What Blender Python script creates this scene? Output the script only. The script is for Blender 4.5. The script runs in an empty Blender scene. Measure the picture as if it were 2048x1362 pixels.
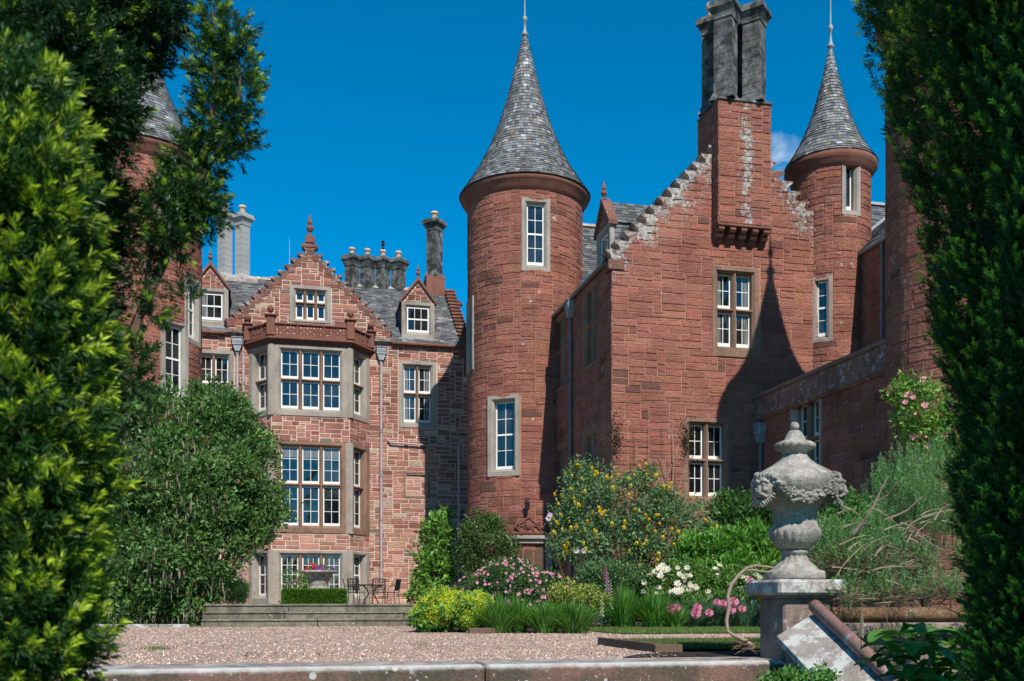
import bpy, math, random
import numpy as np
from mathutils import Vector, Matrix
PI = math.pi
R = math.radians
random.seed(7)
rng = np.random.default_rng(7)
sc = bpy.context.scene
COL = sc.collection

# ------------------------------------------------------------------ camera
TH = math.atan(464/1991.0)          # camera heading, clockwise from +Y (the depth axis of the house)
EYE = 0.55                          # gravel is z = 0
cam = bpy.data.cameras.new("camera")
cam.lens = 35.0; cam.sensor_width = 36.0
cam.shift_y = (1205-681)/2048.0
cam.clip_start = 0.1; cam.clip_end = 3000
cam.dof.use_dof = True; cam.dof.focus_distance = 26.0; cam.dof.aperture_fstop = 5.0
co = bpy.data.objects.new("camera", cam); COL.objects.link(co)
co.location = (0, 0, EYE); co.rotation_euler = (PI/2, 0, -TH)
sc.camera = co
# ------------------------------------------------------------------ sky, sun, exposure
SAZ, SEL = R(5.0), R(46.0)
w = bpy.data.worlds.new("World"); sc.world = w; w.use_nodes = True
nt = w.node_tree; nt.nodes.clear()
sky = nt.nodes.new("ShaderNodeTexSky"); sky.sky_type = 'NISHITA'; sky.sun_disc = False
sky.sun_elevation = SEL; sky.sun_rotation = PI-SAZ
sky.air_density = 1.0; sky.dust_density = 0.0; sky.ozone_density = 6.0; sky.altitude = 1500
bg = nt.nodes.new("ShaderNodeBackground"); bg.inputs[1].default_value = 0.112
tcn = nt.nodes.new("ShaderNodeTexCoord")
wo = nt.nodes.new("ShaderNodeOutputWorld")
# one wisp of cloud low in the north-east
cdir = Vector((math.sin(TH)+0.268*math.cos(TH), math.cos(TH)-0.268*math.sin(TH), (1205-318)/1991.0)).normalized()
vd = nt.nodes.new("ShaderNodeVectorMath"); vd.operation = 'DISTANCE'
nrm_ = nt.nodes.new("ShaderNodeVectorMath"); nrm_.operation = 'NORMALIZE'
nt.links.new(tcn.outputs['Generated'], nrm_.inputs[0]); nt.links.new(nrm_.outputs[0], vd.inputs[0]); vd.inputs[1].default_value = cdir
mr = nt.nodes.new("ShaderNodeMapRange"); mr.inputs[1].default_value = 0.0; mr.inputs[2].default_value = 0.05; mr.inputs[3].default_value = 1; mr.inputs[4].default_value = 0
nt.links.new(vd.outputs['Value'], mr.inputs[0])
cn = nt.nodes.new("ShaderNodeTexNoise"); cn.inputs['Scale'].default_value = 38; cn.inputs['Distortion'].default_value = 1.5; cn.inputs['Detail'].default_value = 8
nt.links.new(nrm_.outputs[0], cn.inputs['Vector'])
m1 = nt.nodes.new("ShaderNodeMath"); m1.operation = 'MULTIPLY'; nt.links.new(mr.outputs[0], m1.inputs[0]); nt.links.new(cn.outputs[0], m1.inputs[1])
m2 = nt.nodes.new("ShaderNodeMapRange"); m2.inputs[1].default_value = 0.26; m2.inputs[2].default_value = 0.62; m2.inputs[4].default_value = 0.42
nt.links.new(m1.outputs[0], m2.inputs[0])
mx = nt.nodes.new("ShaderNodeMixRGB"); mx.inputs[2].default_value = (7, 7.6, 8.2, 1)
hs = nt.nodes.new("ShaderNodeHueSaturation"); hs.inputs['Saturation'].default_value = 1.55; hs.inputs['Hue'].default_value = 0.485
nt.links.new(sky.outputs[0], hs.inputs['Color'])
nt.links.new(m2.outputs[0], mx.inputs[0]); nt.links.new(hs.outputs[0], mx.inputs[1]); nt.links.new(mx.outputs[0], bg.inputs[0])
nt.links.new(bg.outputs[0], wo.inputs[0])
sl = bpy.data.lights.new("sun", 'SUN'); sl.energy = 4.3; sl.angle = R(0.5); sl.color = (1.0, 0.955, 0.88)
so = bpy.data.objects.new("sun", sl); COL.objects.link(so)
sdir = Vector((-math.sin(SAZ)*math.cos(SEL), math.cos(SAZ)*math.cos(SEL), -math.sin(SEL)))
so.rotation_euler = sdir.to_track_quat('-Z', 'Y').to_euler(); so.location = (5, -30, 30)
sc.view_settings.view_transform = 'Standard'; sc.view_settings.look = 'None'
sc.view_settings.exposure = 0.52; sc.view_settings.gamma = 1.0
sc.cycles.max_bounces = 5; sc.cycles.diffuse_bounces = 3; sc.cycles.glossy_bounces = 2; sc.cycles.transmission_bounces = 2
sc.cycles.use_denoising = True

# ------------------------------------------------------------------ survey helpers (bearing and height of a point seen from the camera)
def ray(px):
    t = (px-1024)/1991.0
    return (math.sin(TH)+t*math.cos(TH), math.cos(TH)-t*math.sin(TH))
def onY(px, Y):
    rx, ry = ray(px); d = Y/ry; return rx*d, d          # X, depth
def onX(px, X):
    rx, ry = ray(px); d = X/rx; return ry*d, d          # Y, depth
def zz(py, d): return EYE+(1205-py)/1991.0*d
def at(px, py, d):
    rx, ry = ray(px); return Vector((rx*d, ry*d, zz(py, d)))

# ------------------------------------------------------------------ materials
class NT:
    def __init__(s, name):
        s.m = bpy.data.materials.new(name); s.m.use_nodes = True; s.t = s.m.node_tree; s.t.nodes.clear()
        s.out = s.n("ShaderNodeOutputMaterial"); s.b = s.n("ShaderNodeBsdfPrincipled")
        s.l(s.b.outputs[0], s.out.inputs[0]); s.geo = s.n("ShaderNodeNewGeometry")
    def n(s, k): return s.t.nodes.new(k)
    def l(s, a, b): s.t.links.new(a, b)
    def noise(s, scale, detail=4, rough=0.6, vec=None, sc3=None):
        x = s.n("ShaderNodeTexNoise"); x.inputs['Scale'].default_value = scale; x.inputs['Detail'].default_value = detail; x.inputs['Roughness'].default_value = rough
        src = vec or s.geo.outputs['Position']
        if sc3:
            mp = s.n("ShaderNodeMapping"); mp.inputs['Scale'].default_value = sc3; s.l(src, mp.inputs[0]); src = mp.outputs[0]
        s.l(src, x.inputs['Vector']); return x.outputs[0]
    def vor(s, scale, feature='F1', out='Color'):
        x = s.n("ShaderNodeTexVoronoi"); x.inputs['Scale'].default_value = scale; x.feature = feature
        s.l(s.geo.outputs['Position'], x.inputs['Vector']); return x.outputs[out]
    def ramp(s, src, a, b, lo=0.0, hi=1.0):
        x = s.n("ShaderNodeMapRange"); x.inputs[1].default_value = a; x.inputs[2].default_value = b; x.inputs[3].default_value = lo; x.inputs[4].default_value = hi
        s.l(src, x.inputs[0]); return x.outputs[0]
    def math(s, op, a, b):
        x = s.n("ShaderNodeMath"); x.operation = op
        for i, v in enumerate((a, b)):
            if isinstance(v, (int, float)): x.inputs[i].default_value = v
            else: s.l(v, x.inputs[i])
        return x.outputs[0]
    def mix(s, f, a, b, mode='MIX'):
        x = s.n("ShaderNodeMixRGB"); x.blend_type = mode
        for i, v in enumerate((f, a, b)):
            if isinstance(v, (int, float)): x.inputs[i].default_value = v
            elif isinstance(v, tuple): x.inputs[i].default_value = v+(1,)
            else: s.l(v, x.inputs[i])
        return x.outputs[0]
    def grey(s, v):
        x = s.n("ShaderNodeCombineColor"); [s.l(v, x.inputs[i]) for i in range(3)]; return x.outputs[0]
    def attr(s):
        x = s.n("ShaderNodeVertexColor"); x.layer_name = 'Col'; return x.outputs['Color'], x.outputs['Alpha']
    def bump(s, h, strength, dist):
        x = s.n("ShaderNodeBump"); x.inputs['Strength'].default_value = strength; x.inputs['Distance'].default_value = dist
        s.l(h, x.inputs['Height']); s.l(x.outputs[0], s.b.inputs['Normal'])
    def fin(s, col, rough=0.9, spec=0.3, metal=0.0):
        if isinstance(col, tuple): s.b.inputs['Base Color'].default_value = col+(1,)
        else: s.l(col, s.b.inputs['Base Color'])
        s.b.inputs['Roughness'].default_value = rough; s.b.inputs['Specular IOR Level'].default_value = spec; s.b.inputs['Metallic'].default_value = metal
        return s.m

def mat_stone(name, col=None, var=0.35, lichen=0.0, lichcol=(0.5, 0.5, 0.46), bump=0.6, dist=0.02, fine=30, dark=0.0, big=1.2, rough=0.92):
    """col None: the colour (and the lichen amount, in alpha) come from each stone of the mesh"""
    s = NT(name)
    alpha = None
    if col is None: c, alpha = s.attr()
    else: c = col
    streak = s.ramp(s.noise(1.0, 6, 0.7, sc3=(2.6, 2.6, .22)), .5, .78, 1.0, .72)
    n1 = s.noise(fine, 6, 0.7); n2 = s.noise(big, 5, 0.6); n3 = s.noise(7, 4, 0.65, sc3=(1, 1, 2.2))
    v = s.math('MULTIPLY', s.ramp(n1, 0.25, 0.75, 1-var*0.6, 1+var*0.6), s.ramp(n2, 0.3, 0.7, 1-var*0.5, 1+var*0.4))
    if col is None: v = s.math('MULTIPLY', v, streak)
    c = s.mix(1.0, c, s.grey(v), 'MULTIPLY')
    if dark > 0:
        dm = s.ramp(s.noise(1.7, 6, 0.7, sc3=(1, 1, 0.45)) if dark < .96 else s.noise(2.4, 6, 0.7), 0.5 if dark < .96 else .42, 0.72 if dark < .96 else .58, 0, dark)
        c = s.mix(dm, c, (0.035, 0.032, 0.03))
    if alpha is not None or lichen > 0:
        ln = s.noise(5.5, 10, 0.72)
        if alpha is not None:
            f = s.ramp(s.math('ADD', s.math('ADD', s.math('MULTIPLY', ln, 0.75), s.math('MULTIPLY', s.noise(1.6, 3, 0.6), 0.35)), s.math('MULTIPLY', alpha, 0.15)), 0.655, 0.715)
        else:
            f = s.ramp(ln, 0.72-lichen*0.3, 0.78-lichen*0.3)
        c = s.mix(s.math('MULTIPLY', f, 0.85), c, lichcol)
    s.bump(s.math('ADD', s.math('MULTIPLY', n1, 0.5), n3), bump, dist)
    return s.fin(c, rough, 0.2)

def mat_rake(name, like, gx, gh, ze, slope, reach, streak=None, fine=13):
    s = NT(name); c, al = s.attr(); sx = s.n("ShaderNodeSeparateXYZ"); s.l(s.geo.outputs['Position'], sx.inputs[0])
    n1 = s.noise(fine, 6, 0.7); n2 = s.noise(1.2, 5, 0.6); n3 = s.noise(7, 4, 0.65, sc3=(1, 1, 2.2)); v = s.math('MULTIPLY', s.ramp(n1, 0.25, 0.75, .72, 1.28), s.ramp(n2, 0.3, 0.7, .78, 1.2))
    c = s.mix(1.0, c, s.grey(v), 'MULTIPLY')
    ax = s.math('ABSOLUTE', s.math('SUBTRACT', sx.outputs[0], gx), 0)
    rake = s.math('ADD', s.math('MULTIPLY', s.math('SUBTRACT', gh, ax), slope), ze)
    e = s.math('SUBTRACT', rake, sx.outputs[2])
    m = s.ramp(e, -.1, reach, 1.1, 0.0)
    if not streak: m = s.math('MULTIPLY', m, s.ramp(sx.outputs[2], 11.7, 12.0))
    if streak:
        d = s.math('ABSOLUTE', s.math('SUBTRACT', sx.outputs[0], streak[0]), 0); q = s.math('MULTIPLY', s.ramp(s.math('ADD', d, s.math('MULTIPLY', s.math('SUBTRACT', s.noise(3.2, 6, .7), .5), .55)), .0, .38, 1.15, 0), s.ramp(sx.outputs[1], 26.75, 26.72))
        m = s.math('MULTIPLY', m, s.ramp(sx.outputs[1], 26.9, 27.0)); m = s.math('MAXIMUM', m, q)
        m = s.math('MULTIPLY', m, s.ramp(sx.outputs[2], 9.3, 9.9))
    ln = s.math('ADD', s.math('MULTIPLY', s.noise(12, 10, .78), .7), s.math('MULTIPLY', s.noise(1.9, 4, .6), .3))
    m = s.math('MULTIPLY', m, s.ramp(s.noise(2.6, 5, .7), .36, .62, .25, 1.0)); f = s.ramp(s.math('ADD', ln, s.math('MULTIPLY', m, .225 if streak else .17)), .62, .67)
    bk = s.math('MULTIPLY', s.ramp(s.noise(11, 6, .7), .5, .6), s.ramp(m, .2, .6)); c = s.mix(s.math('MULTIPLY', bk, .6), c, (.05, .045, .04))
    c = s.mix(s.math('MULTIPLY', f, .85), c, s.mix(s.ramp(s.noise(9, 5, .7), .4, .6), (.22, .19, .165), (.50, .49, .45)))
    s.bump(s.math('ADD', s.math('MULTIPLY', n1, 0.5), n3), 1.0, .045); return s.fin(c, .92, .2)
def mat_leaf(name, rough=0.5, trans=0.28, spec=0.35):
    s = NT(name); c, a = s.attr(); s.fin(c, rough, spec)
    tr = s.n("ShaderNodeBsdfTranslucent"); s.l(s.mix(1.0, c, (1.3, 1.35, 0.7), 'MULTIPLY'), tr.inputs[0])
    ms = s.n("ShaderNodeMixShader"); ms.inputs[0].default_value = trans
    s.l(s.b.outputs[0], ms.inputs[1]); s.l(tr.outputs[0], ms.inputs[2]); s.l(ms.outputs[0], s.out.inputs[0]); return s.m

def mat_simple(name, col, rough=0.6, spec=0.4, metal=0, var=0.15, scale=8, bump=0.0):
    s = NT(name); n = s.noise(scale, 5, 0.65)
    c = s.mix(1.0, col, s.grey(s.ramp(n, 0.3, 0.7, 1-var, 1+var)), 'MULTIPLY')
    if bump: s.bump(n, bump, 0.01)
    return s.fin(c, rough, spec, metal)

M = {}
M['rubble'] = mat_stone('pink rubble stone', None, 0.45, bump=0.9, dist=0.03, fine=24, lichcol=(0.42, 0.42, 0.36))
M['ashlar'] = mat_stone('red squared stone', None, 0.5, dark=0.2, bump=1.0, dist=0.05, fine=13, lichcol=(0.46, 0.45, 0.42))
M['rake_wing'] = mat_rake('red squared stone with lichen', None, 13.2, 3.94, 10.4, 1.05, 1.9, streak=(13.22,))
M['rake_house'] = mat_rake('pink rubble stone with lichen', None, 1.2, 3.25, 12.0, 1.0, 1.0, fine=24)
M['mortar_light'] = mat_stone('pale lime mortar', (0.58, 0.42, 0.34), 0.3, bump=0.4, dist=0.01)
M['mortar_red'] = mat_stone('red lime mortar', (0.33, 0.17, 0.12), 0.35, bump=0.4, dist=0.01)
M['dressed'] = mat_stone('grey buff dressed stone', (0.30, 0.262, 0.222), 0.4, bump=0.35, dist=0.01, fine=22, dark=0.45, lichen=0.12, lichcol=(0.42, 0.40, 0.33))
M['dressed_brown'] = mat_stone('brown dressed stone', (0.23, 0.135, 0.092), 0.45, bump=0.35, dist=0.01, fine=22, dark=0.6, lichen=0.1)
M['red_trim'] = mat_stone('red dressed stone', (0.19, 0.088, 0.064), 0.5, bump=0.6, dist=0.02, fine=18, dark=0.5, lichen=0.32)
M['crow'] = mat_stone('lichened crow step stone', (0.17, 0.085, 0.065), 0.5, bump=0.8, dist=0.02, fine=18, dark=0.65, lichen=0.6, lichcol=(0.40, 0.38, 0.34))
M['red_plain'] = mat_stone('red plain trim', (0.195, 0.082, 0.057), 0.45, bump=0.4, dist=0.012, fine=18, dark=0.55, lichen=0.06)
M['grey_stone'] = mat_stone('sooty grey chimney stone', (0.15, 0.15, 0.142), 0.9, bump=0.7, dist=0.02, fine=7, big=3.2, dark=0.97, lichen=0.08)
M['pale_chimney'] = mat_stone('pale grey chimney stone', (0.33, 0.32, 0.30), 0.25, bump=0.3, dist=0.01, fine=14, dark=0.15)
M['pot'] = mat_simple('buff clay pot', (0.52, 0.36, 0.24), 0.8, 0.3, var=0.25, scale=9)
M['red_pot'] = mat_simple('red clay pot', (0.36, 0.10, 0.07), 0.7, 0.3, var=0.25)
M['slate'] = mat_stone('grey slate', None, 0.45, bump=0.4, dist=0.01, fine=25, lichcol=(0.26, 0.24, 0.12), rough=0.62)
M['lead'] = mat_simple('weathered lead', (0.24, 0.26, 0.28), 0.55, 0.4, var=0.3, scale=4)
M['lead_paint'] = mat_simple('grey painted finial', (0.25, 0.265, 0.275), 0.5, 0.4, var=0.15, scale=12)
M['white'] = mat_simple('white paint', (0.70, 0.69, 0.64), 0.45, 0.4, var=0.06, scale=10)
M['pipe'] = mat_simple('mauve grey painted iron', (0.36, 0.28, 0.27), 0.5, 0.4, var=0.2, scale=6)
M['pipe_grey'] = mat_simple('grey painted iron', (0.13, 0.125, 0.13), 0.5, 0.4, var=0.2, scale=6)
M['iron'] = mat_simple('black painted iron', (0.012, 0.012, 0.014), 0.4, 0.5, var=0.2)
def mat_glass():
    s = NT('window glass'); n = s.noise(2.3, 3, 0.5)
    s.bump(n, 0.05, 0.05)
    c = s.mix(s.ramp(s.noise(0.9, 2, 0.5), 0.42, 0.6), (0.006, 0.007, 0.008), (0.028, 0.028, 0.026))
    s.b.inputs['IOR'].default_value = 1.55
    return s.fin(c, 0.03, 0.85)
M['glass'] = mat_glass()
M['blind'] = mat_simple('pale curtain', (0.42, 0.38, 0.30), 0.9, 0.1, var=0.25, scale=14)
M['bark'] = mat_stone('brown bark', (0.10, 0.065, 0.045), 0.6, bump=0.8, dist=0.02, fine=30)
M['pale_wood'] = mat_stone('bleached branch', (0.27, 0.20, 0.15), 0.5, bump=0.8, dist=0.01, fine=40)
M['leaf'] = mat_leaf('leaf'); M['gloss_leaf'] = mat_leaf('glossy leaf', 0.45, 0.25, 0.3); M['petal'] = mat_leaf('petal', 0.7, 0.4, 0.1)
M['urn'] = mat_stone('weathered urn stone', (0.30, 0.272, 0.235), 0.8, bump=1.0, dist=0.012, fine=38, dark=0.9, lichen=0.42, lichcol=(0.47, 0.46, 0.42), big=7)
M['pedestal'] = mat_stone('pink weathered pedestal stone', (0.215, 0.155, 0.13), 0.7, bump=0.9, dist=0.012, fine=38, dark=0.75, lichen=0.4, lichcol=(0.42, 0.42, 0.40), big=4)
M['coping'] = mat_stone('lichened coping stone', (0.20, 0.135, 0.105), 0.55, bump=0.9, dist=0.012, fine=45, dark=0.55, lichen=0.3, lichcol=(0.50, 0.50, 0.47), big=3)
M['coping_top'] = mat_stone('lichened coping top', (0.33, 0.26, 0.22), 0.5, bump=0.9, dist=0.012, fine=45, dark=0.3, lichen=0.55, lichcol=(0.55, 0.55, 0.52), big=3)
M['slab'] = mat_stone('pale lichened slab', (0.27, 0.235, 0.21), 0.4, bump=0.8, dist=0.01, fine=45, dark=0.5, lichen=0.75, lichcol=(0.46, 0.46, 0.44), big=4)
M['step'] = mat_stone('mossy step stone', (0.17, 0.15, 0.11), 0.8, bump=0.9, dist=0.015, fine=22, dark=0.9, lichen=0.3, lichcol=(0.5, 0.5, 0.47), big=2.5)
M['ochre'] = mat_stone('ochre roll moulding', (0.17, 0.10, 0.055), 0.8, bump=0.8, dist=0.01, fine=25, dark=0.9, lichen=0.5, lichcol=(.33, .30, .26), big=4)
M['timber'] = mat_stone('weathered timber edging', (0.13, 0.085, 0.06), 0.5, bump=0.6, dist=0.01, fine=30)
M['soil'] = mat_stone('dark soil', (0.045, 0.032, 0.024), 0.7, bump=1.0, dist=0.04, fine=40)
def mat_coping():
    s = NT('lichened coping stone'); sx = s.n("ShaderNodeSeparateXYZ"); s.l(s.geo.outputs['Position'], sx.inputs[0]); nz = s.n("ShaderNodeSeparateXYZ"); s.l(s.geo.outputs['Normal'], nz.inputs[0])
    n1 = s.noise(45, 6, 0.7); n2 = s.noise(2.2, 5, 0.65)
    c = s.mix(s.ramp(n2, .38, .62), (0.085, 0.068, 0.05), (0.20, 0.11, 0.085))
    c = s.mix(1.0, c, s.grey(s.ramp(n1, .25, .75, .6, 1.4)), 'MULTIPLY')
    sp = s.n("ShaderNodeTexVoronoi"); sp.inputs['Scale'].default_value = 7; s.l(s.geo.outputs['Position'], sp.inputs['Vector'])
    spc = s.n("ShaderNodeSeparateColor"); s.l(sp.outputs['Color'], spc.inputs[0])
    spot = s.math('MULTIPLY', s.ramp(s.math('SUBTRACT', s.math('MULTIPLY', spc.outputs[0], .26), sp.outputs['Distance']), 0.0, .02), s.ramp(spc.outputs[1], .45, .5))
    fine = s.ramp(s.noise(24, 3, .6), .66, .70)
    # crust along the weathered upper arris
    edge = s.math('MULTIPLY', s.ramp(s.math('ADD', sx.outputs[2], s.math('MULTIPLY', s.noise(6, 5, .7), .09)), 0.0, .05), s.ramp(sx.outputs[1], 8.75, 8.62))
    topm = s.math('MULTIPLY', s.ramp(nz.outputs[2], .5, .8), s.ramp(s.noise(4, 8, .7), .45, .6, .25, .8))
    f = s.math('MAXIMUM', s.math('MAXIMUM', spot, fine), s.math('MAXIMUM', edge, topm))
    c = s.mix(s.math('MULTIPLY', f, .85), c, (0.50, 0.49, 0.46))
    s.bump(s.math('ADD', n1, n2), .9, .012); return s.fin(c, .92, .2)
def mat_gravel():
    s = NT('pink gravel')
    v = s.n("ShaderNodeTexVoronoi"); v.inputs['Scale'].default_value = 55; s.l(s.geo.outputs['Position'], v.inputs['Vector'])
    sep = s.n("ShaderNodeSeparateColor"); s.l(v.outputs['Color'], sep.inputs[0])
    c = s.mix(s.ramp(sep.outputs[0], 0, 1), (0.36, 0.20, 0.14), (0.72, 0.53, 0.41))
    c = s.mix(s.ramp(sep.outputs[1], 0.90, 0.94), c, (0.68, 0.60, 0.52)); c = s.mix(s.ramp(sep.outputs[2], 0.82, 0.88), c, (0.09, 0.07, 0.065))
    c = s.mix(1.0, c, s.grey(s.ramp(s.noise(0.8, 5, 0.6), 0.3, 0.7, 0.8, 1.15)), 'MULTIPLY')
    s.bump(s.math('SUBTRACT', s.noise(20, 3), v.outputs['Distance']), 1.0, 0.03)
    return s.fin(c, 0.9, 0.2)
M['gravel'] = mat_gravel()
M['turf'] = mat_stone('turf', (0.055, 0.095, 0.022), 0.6, bump=1.0, dist=0.03, fine=50)
M['parapet'] = mat_stone('whitened red parapet', (0.20, 0.11, 0.085), 0.6, bump=0.7, dist=0.012, fine=20, dark=0.7, lichen=0.6, lichcol=(0.36, 0.33, 0.30), big=1.4)
M['coping_n'] = mat_coping()
M['ochre_pink'] = mat_stone('pink roll moulding', (0.30, 0.16, 0.13), 0.5, bump=0.8, dist=0.01, fine=45, dark=0.4, lichen=0.5, lichcol=(0.38, 0.34, 0.31), big=5)
M['leaf_stem'] = mat_simple('green stem', (0.06, 0.12, 0.03), 0.6, 0.3)
M['yew_dark'] = mat_stone('dark yew interior', (0.008, 0.014, 0.006), 0.7, bump=1.0, dist=0.1, fine=12)  # near-black: the shade inside the yew is put into this colour
M['pebble'] = mat_stone('loose pebble', None, 0.3, bump=0.2, dist=0.005, fine=60)
M['paving'] = mat_stone('terrace paving', (0.24, 0.19, 0.16), 0.4, bump=0.5, dist=0.01)

# ------------------------------------------------------------------ mesh builder
class MB:
    def __init__(s): s.v = []; s.f = []; s.mi = []; s.c = []; s.cur = 0; s.col = (1, 1, 1, 0); s.usec = False
    def V(s, pts):
        i = len(s.v); s.v.extend([tuple(p) for p in pts]); s.c.extend([s.col]*len(pts)); return i
    def F(s, *idx): s.f.append(idx); s.mi.append(s.cur)
    def quad(s, a, b, c, d): i = s.V([a, b, c, d]); s.F(i, i+1, i+2, i+3)
    def poly(s, pts): i = s.V(pts); s.F(*range(i, i+len(pts)))
    def box(s, x0, y0, z0, x1, y1, z1, X=None):
        p = [(x0, y0, z0), (x1, y0, z0), (x1, y1, z0), (x0, y1, z0), (x0, y0, z1), (x1, y0, z1), (x1, y1, z1), (x0, y1, z1)]
        if X: p = [X(*q) for q in p]
        i = s.V(p)
        for q in ((0, 3, 2, 1), (4, 5, 6, 7), (0, 1, 5, 4), (1, 2, 6, 5), (2, 3, 7, 6), (3, 0, 4, 7)): s.F(*[i+k for k in q])
    def bbox(s, x0, y0, z0, x1, y1, z1, b=0.01, X=None):
        """box with chamfered edges"""
        X = X or (lambda x, y, z: (x, y, z)); P = []
        idx = {}
        for sx in (0, 1):
            for sy in (0, 1):
                for sz in (0, 1):
                    cx, cy, cz = (x0, x1)[sx], (y0, y1)[sy], (z0, z1)[sz]
                    dx, dy, dz = (b, -b)[sx], (b, -b)[sy], (b, -b)[sz]
                    for k, q in enumerate(((cx, cy+dy, cz+dz), (cx+dx, cy, cz+dz), (cx+dx, cy+dy, cz))):
                        idx[(sx, sy, sz, k)] = len(P); P.append(X(*q))
        i = s.V(P); g = lambda *k: i+idx[k]
        for sx in (0, 1): s.F(g(sx, 0, 0, 0), g(sx, 1, 0, 0), g(sx, 1, 1, 0), g(sx, 0, 1, 0))
        for sy in (0, 1): s.F(g(0, sy, 0, 1), g(1, sy, 0, 1), g(1, sy, 1, 1), g(0, sy, 1, 1))
        for sz in (0, 1): s.F(g(0, 0, sz, 2), g(1, 0, sz, 2), g(1, 1, sz, 2), g(0, 1, sz, 2))
        for sx in (0, 1):
            for sy in (0, 1):
                s.F(g(sx, sy, 0, 0), g(sx, sy, 1, 0), g(sx, sy, 1, 1), g(sx, sy, 0, 1))
                s.F(g(sx, 0, sy, 0), g(sx, 1, sy, 0), g(sx, 1, sy, 2), g(sx, 0, sy, 2))
                s.F(g(0, sx, sy, 1), g(1, sx, sy, 1), g(1, sx, sy, 2), g(0, sx, sy, 2))
                for sz in (0, 1): s.F(g(sx, sy, sz, 0), g(sx, sy, sz, 1), g(sx, sy, sz, 2))
    def prism(s, pts2, a, b, X):
        """2-D outline (p,q) swept between a and b; X(p,t,q) -> world"""
        n = len(pts2); i = s.V([X(p, a, q) for p, q in pts2]+[X(p, b, q) for p, q in pts2])
        s.F(*range(i, i+n)); s.F(*range(i+2*n-1, i+n-1, -1))
        for k in range(n): s.F(i+k, i+(k+1) % n, i+n+(k+1) % n, i+n+k)
    def tube(s, pts, r, seg=8, cap=True):
        pts = [Vector(p) for p in pts]; n = len(pts); rr = r if hasattr(r, '__len__') else [r]*n
        ref = None; rings = []
        for k in range(n):
            t = (pts[min(k+1, n-1)]-pts[max(k-1, 0)]).normalized()
            if ref is None: ref = t.orthogonal().normalized()
            ref = (ref-t*ref.dot(t)); ref = ref.normalized() if ref.length > 1e-6 else t.orthogonal().normalized()
            bi = t.cross(ref)
            rings.append(s.V([pts[k]+(ref*math.cos(2*PI*j/seg)+bi*math.sin(2*PI*j/seg))*rr[k] for j in range(seg)]))
        for k in range(n-1):
            for j in range(seg):
                j2 = (j+1) % seg; s.F(rings[k]+j, rings[k]+j2, rings[k+1]+j2, rings[k+1]+j)
        if cap: s.F(*[rings[0]+j for j in range(seg-1, -1, -1)]); s.F(*[rings[-1]+j for j in range(seg)])
    def lathe(s, prof, c, seg=24, fn=None, ax=None):
        """profile (r, z) turned about the vertical through c; fn(r, z, angle) may change r"""
        c = Vector(c); rings = []
        for r, z in prof:
            ring = []
            for j in range(seg):
                a = 2*PI*j/seg; rj = fn(r, z, a) if fn else r
                ring.append((c.x+rj*math.sin(a), c.y-rj*math.cos(a), c.z+z))
            rings.append(s.V(ring))
        for k in range(len(prof)-1):
            for j in range(seg):
                j2 = (j+1) % seg; s.F(rings[k]+j, rings[k]+j2, rings[k+1]+j2, rings[k+1]+j)
        s.F(*[rings[0]+j for j in range(seg-1, -1, -1)]); s.F(*[rings[-1]+j for j in range(seg)])
    def ball(s, c, r, seg=10, sq=(1, 1, 1)):
        c = Vector(c); rings = []; m = max(4, seg//2)
        for k in range(m+1):
            a = PI*k/m; rr = max(math.sin(a), 0.02)
            rings.append(s.V([(c.x+r*sq[0]*rr*math.cos(2*PI*j/seg), c.y+r*sq[1]*rr*math.sin(2*PI*j/seg), c.z+r*sq[2]*math.cos(a)) for j in range(seg)]))
        for k in range(m):
            for j in range(seg):
                j2 = (j+1) % seg; s.F(rings[k]+j, rings[k+1]+j, rings[k+1]+j2, rings[k]+j2)
    def torus(s, c, Rr, r, u, v, seg=14, ms=6, arc=1.0):
        c = Vector(c); pts = [c+Vector(u)*Rr*math.cos(2*PI*arc*k/seg)+Vector(v)*Rr*math.sin(2*PI*arc*k/seg) for k in range(seg+1)]
        s.tube(pts, r, ms)
    def build(s, name, mats, parent=None, smooth=False):
        me = bpy.data.meshes.new(name); me.from_pydata(s.v, [], s.f)
        for m in (mats if isinstance(mats, (list, tuple)) else [mats]): me.materials.append(m)
        if max(s.mi, default=0) > 0: me.polygons.foreach_set('material_index', s.mi)
        if s.usec:
            a = me.color_attributes.new('Col', 'FLOAT_COLOR', 'POINT'); a.data.foreach_set('color', np.array(s.c, dtype=np.float32).ravel())
        if smooth: me.polygons.foreach_set('use_smooth', [True]*len(s.f))
        me.update()
        o = bpy.data.objects.new(name, me); COL.objects.link(o)
        if parent: o.parent = parent
        return o

def npmesh(name, V, F4, C, mat, parent=None, smooth=False):
    """V (n,3), F4 (m,4) quads, C (n,3) colours"""
    me = bpy.data.meshes.new(name); n = len(V); m = len(F4)
    me.vertices.add(n); me.vertices.foreach_set('co', np.ascontiguousarray(V, dtype=np.float32).ravel())
    me.loops.add(m*4); me.loops.foreach_set('vertex_index', np.ascontiguousarray(F4, dtype=np.int32).ravel())
    me.polygons.add(m); me.polygons.foreach_set('loop_start', np.arange(0, m*4, 4, dtype=np.int32))
    try: me.polygons.foreach_set('loop_total', np.full(m, 4, dtype=np.int32))
    except Exception: pass
    me.update(calc_edges=True); me.validate()
    a = me.color_attributes.new('Col', 'FLOAT_COLOR', 'POINT')
    a.data.foreach_set('color', np.ascontiguousarray(np.hstack([C, np.zeros((n, 1))]), dtype=np.float32).ravel())
    me.materials.append(mat)
    if smooth: me.polygons.foreach_set('use_smooth', [True]*m)
    o = bpy.data.objects.new(name, me); COL.objects.link(o)
    if parent: o.parent = parent
    return o

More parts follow.
